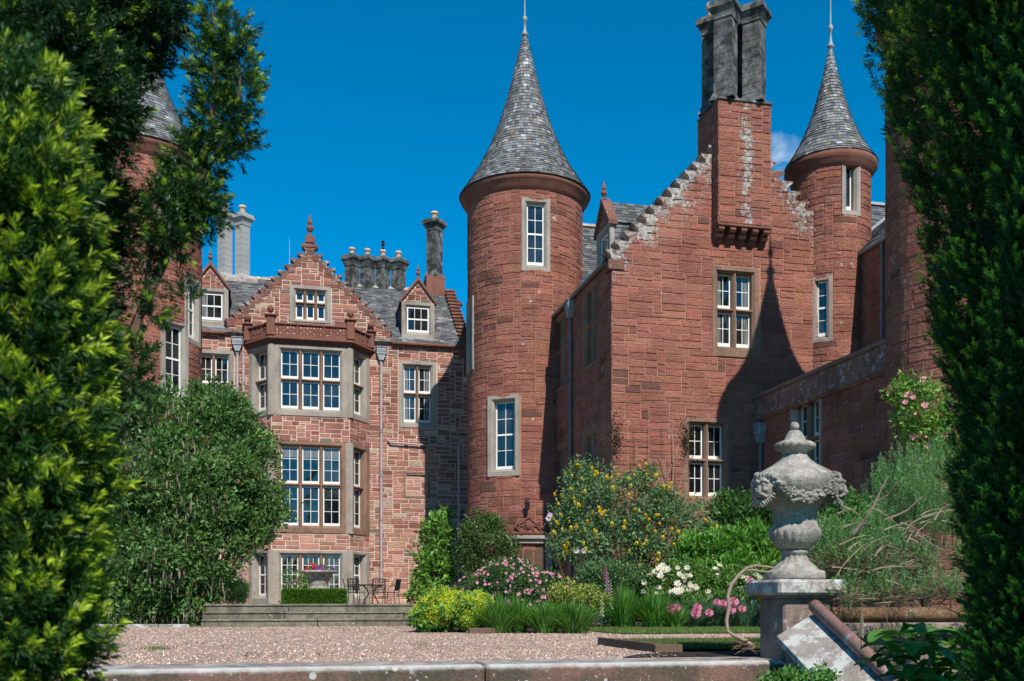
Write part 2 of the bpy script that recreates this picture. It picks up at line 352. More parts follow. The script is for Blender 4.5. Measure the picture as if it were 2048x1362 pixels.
def tag(o, label=None, cat=None, group=None, kind=None):
    if label: o['label'] = label
    if cat: o['category'] = cat
    if group: o['group'] = group
    if kind: o['kind'] = kind
    return o
def empty(name, loc, label, cat, group=None, rz=0.0):
    o = bpy.data.objects.new(name, None); COL.objects.link(o); o.location = loc; o.rotation_euler = (0, 0, rz); o.empty_display_size = 0.3
    return tag(o, label, cat, group)
def struct(name, mb, m): return tag(mb.build(name, m), kind='structure')

# mappings: u along the wall (to the right as one faces it), v up (world z), w outwards
def planemap(ox, oy, deg):
    """deg 0: wall faces -Y, u = +X; 90: faces +X; -90: faces -X, u = -Y"""
    a = R(deg); ux, uy = math.cos(a), math.sin(a)
    return lambda u, w, v: (ox+ux*u+uy*w, oy+uy*u-ux*w, v)
def cylmap(cx, cy, Rr):
    return lambda u, w, v: (cx+(Rr+w)*math.sin(u/Rr), cy-(Rr+w)*math.cos(u/Rr), v)

RUB = [((5, 2), 3), ((4, 2), 3), ((3, 2), 2), ((6, 2), 2.5), ((7, 3), 1), ((5, 3), 1.6), ((8, 2), 1), ((3, 1), 1.6), ((1, 1), .8), ((4, 1), 1.5), ((2, 1), 1.2), ((2, 3), .6)]
ASH = [((5, 2), 4), ((4, 2), 3), ((6, 2), 3), ((3, 2), 2), ((7, 2), 1.5), ((5, 3), 1), ((4, 1), 1.0), ((6, 1), .8), ((2, 1), .3), ((6, 3), .7)]
def stones(mb, X, u0, u1, v0, v1, inside, sizes, colf, cu=0.11, cv=0.09, t=0.012, gap=0.012, seg=1, seed=1):
    rd = random.Random(seed); mb.usec = True
    nu = max(1, int(round((u1-u0)/cu))); nv = max(1, int(round((v1-v0)/cv))); cu = (u1-u0)/nu; cv = (v1-v0)/nv
    occ = [[not inside(u0+(i+.5)*cu, v0+(j+.5)*cv) for i in range(nu)] for j in range(nv)]
    opts = [a for a, _ in sizes]; wts = [b for _, b in sizes]
    for j in range(nv):
        i = 0
        while i < nu:
            if occ[j][i]: i += 1; continue
            wmax = 0
            while i+wmax < nu and not occ[j][i+wmax] and wmax < 9: wmax += 1
            sw, sh = rd.choices(opts, wts)[0]
            sw = min(sw, wmax)
            if 0 < wmax-sw < 2: sw = wmax
            h = 1
            while h < sh and j+h < nv and not any(occ[j+h][i+k] for k in range(sw)): h += 1
            for b in range(h):
                for a in range(sw): occ[j+b][i+a] = True
            a0, a1, b0, b1 = u0+i*cu, u0+(i+sw)*cu, v0+j*cv, v0+(j+h)*cv
            g = gap*rd.uniform(.6, 1.3); ch = 0.012
            jt = lambda: rd.uniform(-.012, .012)
            c00, c10, c11, c01 = (a0+g+jt()*.5, b0+g+jt()*.6), (a1-g+jt()*.5, b0+g+jt()*.6), (a1-g+jt()*.5, b1-g+jt()*.6), (a0+g+jt()*.5, b1-g+jt()*.6)
            tt = t*rd.uniform(.6, 1.6); um, vm = (a0+a1)/2, (b0+b1)/2
            mb.col = colf(um, vm, rd)
            ns = max(1, int(math.ceil((a1-a0)/0.3))) if seg > 1 else 1
            ss = [0.0, min(.45, ch/(a1-a0))]+[k/ns for k in range(1, ns)]+[1-min(.45, ch/(a1-a0)), 1.0]
            rows = [0.0, min(.4, ch/(b1-b0)), 1-min(.4, ch/(b1-b0)), 1.0]
            base = None; nc = len(ss); P = []
            for rI, q in enumerate(rows):
                for cI, p in enumerate(ss):
                    uu = (c00[0]*(1-p)+c10[0]*p)*(1-q)+(c01[0]*(1-p)+c11[0]*p)*q
                    vv = (c00[1]*(1-p)+c10[1]*p)*(1-q)+(c01[1]*(1-p)+c11[1]*p)*q
                    edge = rI in (0, 3) or cI in (0, nc-1)
                    P.append(X(uu, -0.004 if edge else tt, vv))
            base = mb.V(P)
            for rI in range(3):
                for cI in range(nc-1):
                    k = base+rI*nc+cI; mb.F(k, k+1, k+nc+1, k+nc)
            i += sw
def backing(mb, X, us, vs, inside, w=0.0):
    us = sorted(set(round(x, 4) for x in us)); vs = sorted(set(round(x, 4) for x in vs))
    for a, b in zip(us, us[1:]):
        for c, d in zip(vs, vs[1:]):
            if b-a > 1e-3 and d-c > 1e-3 and inside((a+b)/2, (c+d)/2): mb.quad(X(a, w, c), X(b, w, c), X(b, w, d), X(a, w, d))
def lerp3(a, b, t): return tuple(a[i]*(1-t)+b[i]*t for i in range(3))
def jitc(c, rd, a): k = 1+rd.uniform(-a, a); return tuple(max(0, x*k*(1+rd.uniform(-.06, .06))) for x in c)
def wall(parent, X, u0, u1, v0, v1, holes, top=None, style='ash', colf=None, seg=1, seed=1, name='wall', gap=None, extra_v=(), sm=None):
    """a wall of individually cut stones over a mortar backing, open where its windows are; holes = [(u0,u1,v0,v1)]"""
    mb = MB(); mb.col = (1, 1, 1, 0)
    ins_b = lambda u, v: (top is None or v < top(u)) and not any(a+.12 < u < b-.12 and c+.12 < v < d-.12 for a, b, c, d in holes)
    ins_s = lambda u, v: (top is None or v < top(u)) and not any(a < u < b and c < v < d for a, b, c, d in holes)
    us = [u0, u1]+[x for h in holes for x in (h[0]+.12, h[1]-.12) if u0 < x < u1]; vs = [v0, v1]+[x for h in holes for x in (h[2]+.12, h[3]-.12) if v0 < x < v1]+list(extra_v)
    if top or seg > 1: us += list(np.arange(u0, u1, 0.13 if top else 0.2))
    if top: vs += list(np.arange(max(v0, v1-5), v1, 0.13))
    mb.usec = True
    if sm: mb.cur = 1; mb.col = (0.58, 0.42, 0.34, 0) if style == 'rub' else (.36, .195, .14, 0)
    backing(mb, X, us, vs, ins_b)
    mb.cur = 1
    if style == 'rub': stones(mb, X, u0, u1, v0, v1, ins_s, RUB, colf, .11, .09, gap=gap or .015, t=.014, seg=seg, seed=seed)
    else: stones(mb, X, u0, u1, v0, v1, ins_s, ASH, colf, .125, .105, gap=gap or .0075, t=.016, seg=seg, seed=seed)
    return mb.build(name, [M['mortar_light'] if style == 'rub' else M['mortar_red'], M[sm] if sm else M['rubble'] if style == 'rub' else M['ashlar']], parent)

# ------------------------------------------------------------------ windows
def frame_sweep(mb, X, o, sur, prof):
    """o = opening (u0,u1,v0,v1); sur = (left,right,bottom,top) widths; prof = [(fraction of width, w)]"""
    rings = []
    for fr, w_ in prof:
        a, b, c, d = o[0]-sur[0]*fr, o[1]+sur[1]*fr, o[2]-sur[2]*fr, o[3]+sur[3]*fr
        rings.append(mb.V([X(a, w_, c), X(b, w_, c), X(b, w_, d), X(a, w_, d)]))
    for r0, r1 in zip(rings, rings[1:]):
        for k in range(4): k2 = (k+1) % 4; mb.F(r0+k, r0+k2, r1+k2, r1+k)
WR = random.Random(99)
def window(parent, X, u, v0, w, h, nx=2, transom=None, cols=2, rows=(2, 2), sur=0.19, stone='dressed', proud=0.03, sash_depth=0.22, meet=False, curtains=0.0, dirty=0, sill=None, mull=0.12, top=None, name='window'):
    """one stone-dressed window: u, v0 = centre and bottom of the whole surround; w, h its outer size"""
    sl_ = sill if sill is not None else sur*0.95; tp = top if top is not None else sur*.9
    o = (u-w/2+sur, u+w/2-sur, v0+sl_, v0+h-tp)
    mb = MB()
    frame_sweep(mb, X, o, (sur, sur, sl_, tp), [(1, -.12), (1, proud), (.38, proud), (0, proud-.09), (0, -sash_depth-.08)])
    # sloping sill
    i = mb.V([X(o[0]-.003, -sash_depth, o[2]+.06), X(o[1]+.003, -sash_depth, o[2]+.06), X(o[1]+.03, proud+.012, o[2]-.05), X(o[0]-.03, proud+.012, o[2]-.05),
              X(o[0]-.03, proud+.012, o[2]-sl_*.98), X(o[1]+.03, proud+.012, o[2]-sl_*.98)])
    mb.F(i, i+1, i+2, i+3); mb.F(i+3, i+2, i+5, i+4)
    lw = (o[1]-o[0]-(nx-1)*mull)/nx
    win = mb.build(name, M[stone], parent); mb = MB()
    for k in range(nx-1):
        uc = o[0]+(k+1)*lw+k*mull+mull/2
        mb.prism([(uc-mull/2, -sash_depth-.05), (uc-mull/2, -.11), (uc-.018, -.025), (uc+.018, -.025), (uc+mull/2, -.11), (uc+mull/2, -sash_depth-.05)], o[2]-.01, o[3]+.01, lambda p, t, q: X(p, q, t))
    if transom is not None:
        tz = transom
        mb.prism([(tz-.055, -sash_depth-.04), (tz-.055, -.10), (tz-.01, -.035), (tz+.03, -.04), (tz+.055, -.12), (tz+.055, -sash_depth-.04)], o[0]-.01, o[1]+.01, lambda p, t, q: X(t, q, p))
        spans = [(o[2]+.05, tz-.055), (tz+.055, o[3])]
    else: spans = [(o[2]+.05, o[3])]
    if mb.f: mb.build('mullions' if nx > 1 else 'transom', M['dressed_brown'], win)
    sf = MB(); gl = MB(); cu = MB()
    ys, yf = -sash_depth, -sash_depth+.045
    for k in range(nx):
        a = o[0]+k*(lw+mull); b = a+lw
        for si, (c, d) in enumerate(spans):
            nr = rows[min(si, len(rows)-1)]
            e = .045
            bb = lambda x0, z0, x1, z1, y1=yf: sf.box(x0, ys, z0, x1, y1, z1, lambda x, y, z: X(x, y, z))
            bb(a, c, a+e, d); bb(b-e, c, b, d); bb(a+e, c, b-e, c+e*2.3); bb(a+e, d-e, b-e, d)
            for q in range(1, cols): x = a+e+(b-a-2*e)*q/cols; bb(x-.010, c+e*2.3, x+.010, d-e, yf-.012)
            z_in0, z_in1 = c+e*2.3, d-e
            for q in range(1, nr):
                z = z_in0+(z_in1-z_in0)*q/nr; hw = .03 if (meet and q == nr//2) else .010
                bb(a+e, z-hw, b-e, z+hw, yf-.004 if hw > .02 else yf-.015)
            xs_ = [a+e+(b-a-2*e)*q/cols for q in range(cols+1)]; zs_ = [z_in0+(z_in1-z_in0)*q/nr for q in range(nr+1)]; g0 = gl.V([X(x_, ys+.012+WR.uniform(-.0035, .0035), z_) for z_ in zs_ for x_ in xs_])
            for qi in range(cols):
                for qj in range(nr):
                    k0 = g0+qj*(cols+1)+qi; gl.F(k0, k0+1, k0+cols+2, k0+cols+1)
            if curtains and (si == len(spans)-1 or curtains > 1):
                hh = (d-c-2*e)*(.28 if curtains == 1 else 1)
                cu = MB()
                if curtains == 1: cu.quad(X(a+e, ys+.022, d-e-hh), X(b-e, ys+.022, d-e-hh), X(b-e, ys+.022, d-e), X(a+e, ys+.022, d-e))
                else:
                    cw = (b-a)*.3; x0 = a+e if k == 0 else b-e-cw
                    cu.quad(X(x0, ys+.022, c+e), X(x0+cw, ys+.022, c+e), X(x0+cw*.8, ys+.022, d-e), X(x0, ys+.022, d-e))
                cu.build('curtain', M['blind_glass'], win)
    sf.build('sash_frame', M['white'], win); gl.build('pane', M['glass'], win)
    return win
def mat_blind_glass():
    s = NT('pale blind behind glass'); n = s.noise(5, 3, 0.5, sc3=(6, 6, .4))
    return s.fin(s.mix(s.ramp(n, .35, .65), (0.10, 0.11, 0.11), (0.19, 0.20, 0.19)), 0.05, 0.6)
M['blind_glass'] = mat_blind_glass()
def hole(u, v0, w, h): return (u-w/2, u+w/2, v0, v0+h)

# ------------------------------------------------------------------ roofs
def slate_col(rd, warm=.12):
    k = rd.uniform(.055, .165)*(1 if rd.random() > .1 else 1.8); c = (k*.97, k*1.0, k*1.03)
    if rd.random() < warm: c = (k*1.15, k*.98, k*.82)
    return c+(rd.choice([0, 0, 0, .15, .3]),)
def slate_plane(mb, P00, P10, P11, P01, cw=.24, chh=.15, rd=None):
    """rows of single slates on the quad P00,P10 (eaves) .. P01,P11 (ridge)"""
    rd = rd or random.Random(3); mb.usec = True
    P00, P10, P11, P01 = map(Vector, (P00, P10, P11, P01))
    n = (P10-P00).cross(P01-P00).normalized(); hgt = max((P01-P00).length, (P11-P10).length)
    rows = max(1, int(hgt/chh))
    mb.col = (.05, .05, .055, 0); mb.quad(P00, P10, P11, P01)
    for r in range(rows):
        a, b = r/rows, (r+1)/rows
        L, Rr, L2, R2 = P00.lerp(P01, a), P10.lerp(P11, a), P00.lerp(P01, b), P10.lerp(P11, b)
        wd = (Rr-L).length
        if wd < .05: continue
        x = -rd.uniform(0, cw)
        while x < wd:
            ww = cw*rd.uniform(.7, 1.25); x0, x1 = max(0, x)/wd, min(wd, x+ww-.008)/wd; x += ww
            if x1-x0 < 1e-4: continue
            mb.col = slate_col(rd); lift = .018*rd.uniform(.8, 1.5)
            mb.quad(L.lerp(Rr, x0)+n*lift, L.lerp(Rr, x1)+n*lift, L2.lerp(R2, x1)+n*.006, L2.lerp(R2, x0)+n*.006)
            mb.quad(L.lerp(Rr, x0), L.lerp(Rr, x1), L.lerp(Rr, x1)+n*lift, L.lerp(Rr, x0)+n*lift)
def slate_cone(mb, c, prof, rd, cw=.155, chh=.125):
    mb.usec = True; mb.col = (.05, .05, .055, 0)
    pts = [Vector((r, z)) for r, z in prof]
    samples = []
    for a, b in zip(pts, pts[1:]):
        L = (b-a).length; n = max(1, int(round(L/chh)))
        for k in range(n): samples.append(a.lerp(b, k/n))
    samples.append(pts[-1])
    P = lambda r, z, a: (c[0]+r*math.sin(a), c[1]-r*math.cos(a), z)
    for s0, s1 in zip(samples, samples[1:]):
        r0, z0, r1, z1 = s0.x, s0.y, s1.x, s1.y
        n = max(8, int(2*PI*r0/(cw*(.75 if r0 < .9 else 1)))); off = rd.random()
        d = Vector((z1-z0, r0-r1)).normalized()
        a = off; tot = 0; cuts = [0.0]
        while cuts[-1] < 2*PI-.5*2*PI/n: cuts.append(cuts[-1]+2*PI/n*rd.uniform(.75, 1.25))
        cuts[-1] = 2*PI
        for a0, a1 in zip(cuts, cuts[1:]):
            a0 += off; a1 += off; mb.col = tuple(1.35*x_ for x_ in slate_col(rd, .15)[:3])+(rd.choice([0, 0, .1, .3]),); lf = .02*rd.uniform(.8, 1.4); e = .004/max(r0, .1)
            mb.quad(P(r0+d.x*lf, z0+d.y*lf, a0+e), P(r0+d.x*lf, z0+d.y*lf, a1-e), P(r1+.004, z1, a1-e), P(r1+.004, z1, a0+e))
            mb.quad(P(r0-.01, z0, a0+e), P(r0-.01, z0, a1-e), P(r0+d.x*lf, z0+d.y*lf, a1-e), P(r0+d.x*lf, z0+d.y*lf, a0+e))
    mb.col = (.04, .04, .045, 0); mb.lathe([(max(r-.02, .01), z-.01) for r, z in prof], (c[0], c[1], 0), 40)

def ashlar_col(u, v, rd):
    base = lerp3((0.235, 0.088, 0.061), (0.305, 0.120, 0.083), rd.random())
    if rd.random() < .04: base = (0.15, 0.065, 0.048)
    return jitc(base, rd, .07)+(0.0,)
# ------------------------------------------------------------------ round towers
def cyl_phi(px, cx, cy, Rr):
    rx, ry = ray(px); n = math.hypot(rx, ry); rx /= n; ry /= n
    b = rx*cx+ry*cy; disc = b*b-(cx*cx+cy*cy-Rr*Rr)
    if disc < 0: disc = 0
    t = b-math.sqrt(disc); x, y = rx*t-cx, ry*t-cy
    return math.atan2(x, -y), t
def tower(name, label, cx, cy, Rr, zeave, cone, wins, seed, bulb=1.0, zbase=0.0, spike=2.4, arc=125, cone_scale=(1, 1), proud=.26, tail=''):
    root = empty(name, (cx, cy, zbase), label, 'tower')
    inv = Matrix.Translation((-cx, -cy, -zbase))
    X0 = cylmap(0, 0, Rr); X = lambda u, w, v: X0(u, w, v-zbase)
    holes = []; units = []
    for (phi, z0, z1, ww, kw) in wins:
        u = phi*Rr; holes.append((u-ww/2, u+ww/2, z0, z1)); units.append((phi, z0, z1, ww, kw))
    wall(root, X, -R(arc)*Rr, R(arc)*Rr, zbase, zeave, holes, colf=ashlar_col, seg=2, seed=seed)
    mb = MB()
    for k in range(16):   # back of the drum
        a0 = R(arc)+k*(2*PI-2*R(arc))/16; a1 = R(arc)+(k+1)*(2*PI-2*R(arc))/16
        mb.quad(X(a0*Rr, 0, zbase), X(a1*Rr, 0, zbase), X(a1*Rr, 0, zeave), X(a0*Rr, 0, zeave))
    mb.build('rear_wall', M['red_plain'], root)
    for (phi, z0, z1, ww, kw) in units:
        rr = Rr-.035
        fx = lambda u, w_, v, p=phi, r_=rr: ((r_+w_)*math.sin(p)+u*math.cos(p), -(r_+w_)*math.cos(p)+u*math.sin(p), v-zbase)
        window(root, fx, 0, z0, ww, z1-z0, **kw)
    cor = MB()
    zc = zeave-zbase
    cor.lathe([(Rr-.05, zc-.42), (Rr+.03, zc-.40), (Rr+.05, zc-.30), (Rr+.14, zc-.22), (Rr+.15, zc-.17), (Rr+.22, zc-.10), (Rr+proud, zc-.04), (Rr+proud, zc+.04), (Rr+proud-.08, zc+.07)], (0, 0, 0), 72)
    cor.build('eaves_cornice', M['red_plain'], root, True)
    rf = MB(); rd = random.Random(seed+5)
    k1, k2 = cone_scale
    prof = [(r*k1, zc+dz*k2) for r, dz in cone]
    slate_cone(rf, (0, 0), prof, rd)
    roof = rf.build('roof', M['slate'], root)
    zt = prof[-1][1]; fi = MB()
    fi.lathe([(prof[-1][0]+.03, -.28), (prof[-1][0]+.035, -.24), (.075*bulb, 0), (.07*bulb, .1), (.13*bulb, .13), (.14*bulb, .17), (.09*bulb, .22), (.05*bulb, .36), (.035*bulb, .62), (.075*bulb, .66), (.095*bulb, .73), (.075*bulb, .80), (.026, .85), (.020, 1.3), (.009, spike), (.002, spike+.25)], (0, 0, zt), 16)
    fi.build('finial', M['lead_paint'], roof, True)
    return root
CONE = [(2.36, .06), (2.16, .33), (1.92, .70), (1.66, 1.12), (1.42, 1.58), (1.20, 2.06), (1.0, 2.56), (.82, 3.08), (.66, 3.6), (.52, 4.12), (.39, 4.64), (.27, 5.16), (.16, 5.62), (.10, 5.86)]
# centre tower
AX, AY, AR = 8.62, 34.95, 2.06
def win_on(cx, cy, Rr, pxc, yt, yb):
    phi, t = cyl_phi(pxc, cx, cy, Rr); d = (cx+Rr*math.sin(phi))*math.sin(TH)+(cy-Rr*math.cos(phi))*math.cos(TH)
    return phi, zz(yb, d), zz(yt, d), d
slot = dict(nx=1, cols=2, rows=(4,), meet=True, sur=.2, sash_depth=.16)
wa = []
p, a, b, d = win_on(AX, AY, AR, 1072, 396, 542); wa.append((p, a, b, 1.0, slot))
p, a, b, d = win_on(AX, AY, AR, 1006, 790, 952); wa.append((p, a, b, 1.16, dict(slot, stone='dressed', sur=.22, sash_depth=.24)))
wa.append((R(-88), 8.75, 11.35, 1.0, slot))
# door in the foot of the centre tower
pdoor, td = cyl_phi(1057, AX, AY, AR); ddoor = (AX+AR*math.sin(pdoor))*math.sin(TH)+(AY-AR*math.cos(pdoor))*math.cos(TH)
ztd = zz(1072, ddoor)
tA = tower('round_tower', 'middle round red stone tower with slate cone and doorway, between bay-windowed house and gabled wing', AX, AY, AR, 15.05, CONE, wa, 11, zbase=0.5)
fx = lambda u, w_, v: ((AR-.06+w_)*math.sin(pdoor)+u*math.cos(pdoor), -(AR-.06+w_)*math.cos(pdoor)+u*math.sin(pdoor), v-.5)
mb = MB(); hw = .60
mb.box(-hw-.2, -.1, .5, -hw+.02, .16, ztd-.25, fx); mb.box(hw-.02, -.1, .5, hw+.2, .16, ztd-.25, fx); mb.box(-hw-.2, -.1, ztd-.25, hw+.2, .17, ztd-.10, fx)
mb.box(-hw-.28, -.1, ztd-.10, hw+.28, .27, ztd-.04, fx); mb.box(-hw-.24, -.1, ztd-.04, hw+.24, .21, ztd+.02, fx)
dr = mb.build('doorcase', M['dressed'], tA)
mb = MB(); mb.box(-hw+.02, .03, .5, hw-.02, .05, ztd-.25, fx)
for k in range(3): mb.bbox(-.5+k*.35, .05, .75, -.2+k*.35, .075, ztd-.45, .012, fx)
mb.build('door', M['bark'], tA)
mb = MB()   # carved strapwork panel over the door
zc_ = ztd+.35
for k in range(5):
    uc = -.5+k*.25
    mb.torus(fx(uc, .09, zc_-.12+.02*(k % 2)), .10, .026, Vector((math.cos(pdoor), math.sin(pdoor), 0)), Vector((0, 0, 1)), 14, 6, .8)
    mb.torus(fx(uc+.12, .09, zc_+.08*(1-abs(k-2)/2)), .085, .024, Vector((-math.cos(pdoor), -math.sin(pdoor), 0)), Vector((0, 0, 1)), 14, 6, .75)
mb.tube([fx(-.62, .08, zc_-.25), fx(0, .10, zc_-.25), fx(.62, .08, zc_-.25)], .025, 6)
mb.ball(fx(0, .08, zc_+.02), .15, 12, (1, .6, 1.1))
mb.tube([fx(-.6, .08, zc_-.22), fx(-.45, .09, zc_), fx(-.2, .1, zc_+.12), fx(0, .1, zc_+.28), fx(.2, .1, zc_+.12), fx(.45, .09, zc_), fx(.6, .08, zc_-.22)], .026, 6)
mb.build('carved_panel', M['red_plain'], tA)
mb = MB(); pl, _ = cyl_phi(1054, AX, AY, AR); zl = zz(1012, ddoor)
lf = lambda u, w_, v: ((AR+w_)*math.sin(pl)+u*math.cos(pl), -(AR+w_)*math.cos(pl)+u*math.sin(pl), v-.5)
mb.tube([lf(0, 0, zl+.2), lf(0, .16, zl+.22), lf(0, .2, zl+.12)], .014, 6); mb.box(-.06, 0, zl+.1, .06, .03, zl+.28, lf)
lp = lf(0, .2, zl)
mb.lathe([(.03, -.16), (.07, -.13), (.085, .05), (.11, .06), (.05, .12), (.02, .15)], lp, 8)
mb.build('wall_lantern', M['iron'], tA)
# left tower (behind the yew)
dD = 33.0; rx, ry = ray(273); DX, DY = rx*dD, ry*dD
wd_ = []
p, a, b, d = win_on(DX, DY, AR, 351, 688, 800); wd_.append((p, a, a+2.55, 1.0, slot))
p, a, b, d = win_on(DX, DY, AR, 345, 329, 470); wd_.append((p, a, b, 1.0, slot))
wd_.append((R(66), 9.0, 11.2, .95, slot))
tower('round_tower', 'round red stone tower behind the bright yew, at the left end of the bay-windowed house', DX, DY, AR, 15.0, CONE, wd_, 23, zbase=0.5)
# slim stair tower by the chimney gable
rx, ry = ray(1661); BX, BY, BR = rx/ry*27.75, 27.75, 1.17
wb = []
p, a, b, d = win_on(BX, BY, BR, 1643, 552, 684); wb.append((p, a, b, .62, dict(nx=1, cols=1, rows=(4,), meet=True, sur=.15, sash_depth=.13)))
p, a, b, d = win_on(BX, BY, BR, 1703, 318, 430); wb.append((p, a, b, .62, dict(nx=1, cols=1, rows=(1,), sur=.19, sash_depth=.22)))
tB = tower('stair_tower', 'slim round red stone stair tower with a steep slate cone, beside the tall chimney gable', BX, BY, BR, zz(330, BY/ry-.3), CONE, wb, 37, zbase=0.5, cone_scale=(.585, .62), bulb=.85, proud=.20, spike=2.0)
# right tower (behind the right yew), its cone above the frame throws the pointed shadow on the gable
CX, CY = 14.86, 19.57
tC = tower('round_tower', 'tall red stone round tower at the right, mostly hidden by the dark yew', CX, CY, 1.50, 13.75, CONE, [], 41, zbase=0.3, cone_scale=(.73, .73), proud=.2)

# ------------------------------------------------------------------ chimneys
def shaft(mb, X, cx, cy, side, z0, z1, rot=PI/4, cap=.16, mi_s=0):
    """square shaft set anglewise with splayed foot and moulded cap"""
    def ring(hs, z):
        return [X(cx+hs*math.sqrt(2)*math.cos(rot+PI/4+k*PI/2), cy+hs*math.sqrt(2)*math.sin(rot+PI/4+k*PI/2), z) for k in range(4)]
    h = side/2; lv = [(h+.10, z0), (h+.10, z0+.04), (h, z0+.28), (h, z1-.52), (h+.03, z1-.50), (h+.03, z1-.44), (h+.05, z1-.36), (h+cap*.7, z1-.24), (h+cap, z1-.20), (h+cap, z1-.09), (h+cap-.03, z1-.07), (h+cap-.04, z1)]
    idx = [mb.V(ring(a, z)) for a, z in lv]
    for i0, i1 in zip(idx, idx[1:]):
        for k in range(4): k2 = (k+1) % 4; mb.F(i0+k, i0+k2, i1+k2, i1+k)
    mb.F(*[idx[-1]+k for k in range(4)])
    z = z0+.28
    # coursed joints read as slightly proud blocks
    rd = random.Random(int(cx*100)+int(z0*10))
    while z < z1-.8:
        hh = .26; i0 = mb.V(ring(h+.006, z+.008)); i1 = mb.V(ring(h+.006+rd.uniform(-.002, .006), z+hh-.008)); z += hh
        for k in range(4): k2 = (k+1) % 4; mb.F(i0+k, i0+k2, i1+k2, i1+k)
def pot(parent, loc, m='pot', h=.5, r=.13, cowl=False):
    mb = MB(); mb.lathe([(r*1.15, 0), (r, .05), (r*.95, h*.7), (r*1.02, h*.72), (r*1.25, h*.78), (r*1.28, h*.88), (r*1.1, h*.92), (r*1.1, h), (r*.85, h), (r*.8, h*.8)], loc, 14)
    o = mb.build('chimney_pot', M[m], parent, True)
    if cowl:
        c = MB(); c.lathe([(.05, 0), (.05, .22), (.11, .24), (.11, .27), (.05, .3), (.04, .36), (.10, .38), (.10, .41), (.02, .46)], Vector(loc)+Vector((0, 0, h)), 10); c.build('cowl', M['iron'], parent)
    return o
def chimney(parent, shafts, m, side, z0, z1, pots, cap=.16, pm='pot', potr=.13, poth=.5, base=None, bm='red_plain'):
    mb = MB(); I = lambda x, y, z: (x, y, z)
    for (x, y) in shafts: shaft(mb, I, x, y, side, z0, z1, cap=cap)
    ch = mb.build('chimney', M[m], parent)
    for q in pots:
        x, y = q[0], q[1]; pot(ch, (x, y, z1-.01), q[3] if len(q) > 3 else pm, poth, potr, cowl=(len(q) > 2 and q[2]))
    if base:
        b = MB(); b.bbox(*base, .02); b.build('chimney_base', M[bm], ch)
    return ch
# ------------------------------------------------------------------ crow steps
def crowstep_profile(s, run, rise, first=False):
    """outline of one step stone, (p outwards-, q up); s=-1 steps on the left slope"""
    pts = [(-.15, rise), (-.15, rise-.05), (-.11, rise-.09), (-.05, rise-.12), (0, rise-.18), (0, -.06), (run+.03, -.02), (run+.03, rise)]
    return [(p*-s if s > 0 else p, q) for p, q in pts]
def crowsteps(mb, X, ue, ve, s, n, run, rise, w0, w1):
    """ue,ve: outer foot; s=-1 left slope (u grows), s=+1 right slope"""
    rd = random.Random(int(ve*100)+s)
    for k in range(n):
        j = rd.uniform(-.012, .012)
        pr = crowstep_profile(s, run, rise+j*.5)
        u = ue+(run*k if s < 0 else -run*k); v = ve+rise*k
        mb.usec = True; mb.col = jitc((.19, .085, .062), rd, .15)+(0,)
        mb.prism([(u+p+j, v+q) for p, q in pr], w0+rd.uniform(-.01, .01), w1+rd.uniform(-.012, .012), lambda p, t, q: X(p, t, q))
def finial(mb, c, h=.75, r=.13):
    mb.lathe([(r*.9, 0), (r*.9, h*.06), (r*.45, h*.10), (r*.4, h*.2), (r*.7, h*.26), (r*1.0, h*.36), (r*.95, h*.44), (r*.45, h*.52), (r*.6, h*.56), (r*.72, h*.62), (r*.5, h*.76), (r*.05, h)], c, 12)
# downpipe
def downpipe(parent, X, u, z_top, z_bot, m='pipe', r=.06, hopper=True, w_=.09, name='downpipe'):
    mb = MB(); mb.tube([X(u, w_, z_bot), X(u, w_, z_top)], r, 10)
    z = z_bot+.9
    while z < z_top-.2:
        for dz in (-.05, .05): mb.tube([X(u, w_, z+dz-.015), X(u, w_, z+dz+.015)], r*1.35, 10)
        mb.box(u-.12, 0, z-.02, u+.12, .03, z+.02, X); z += 1.83
    o = mb.build(name, M[m], parent)
    if hopper:
        h = MB(); h.prism([(u-.09, z_top-.22), (u+.09, z_top-.22), (u+.17, z_top+.02), (u-.17, z_top+.02)], .005, .2, lambda p, t, q: X(p, t, q))
        h.bbox(u-.2, .004, z_top+.02, u+.2, .23, z_top+.3, .012, X); h.bbox(u-.23, .004, z_top+.3, u+.23, .26, z_top+.34, .008, X)
        for k in range(3): h.torus(X(u-.12+k*.12, .236, z_top+.16), .042, .012, (Vector(X(1, 0, 0))-Vector(X(0, 0, 0))), Vector((0, 0, 1)), 10, 4)
        h.build('rainwater_head', M['lead'], o)
    return o

# ================================================================== the bay-windowed house
YF = 41.7
H = empty('manor_house', (1.2, YF, .5), 'pink rubble stone house with canted bay window under a stepped gable, behind the terrace', 'house')
def HX(Y0=YF):   # root is at (1.2, YF, .5)
    return lambda u, w_, v: (u-1.2, Y0-YF-w_, v-.5)
hx = HX()
def rub_col(u, v, rd):
    t = rd.random()
    base = lerp3((0.19, 0.068, 0.050), (0.37, 0.17, 0.122), t)
    lowf = max(0, min(1, (8.5-v)/6.0))
    base = lerp3(base, lerp3((0.33, 0.15, 0.11), (0.56, 0.35, 0.26), rd.random()), lowf*(.7 if rd.random() < .75 else .1))
    if rd.random() < .04: base = (0.19, 0.13, 0.105)
    if rd.random() < .05: base = (0.40, 0.30, 0.22)
    return jitc(base, rd, .1)+(0.0,)
xL = -5.4; xR = 7.55; GC, GH = 1.2, 3.25; ZE = 11.42; GB = 12.0
stepw, steph, NST = .262, .262, 12
def gtop(u):
    if abs(u-GC) < GH:
        k = math.floor((GH-abs(u-GC))/stepw); return GB+min(k, NST)*steph
    return ZE
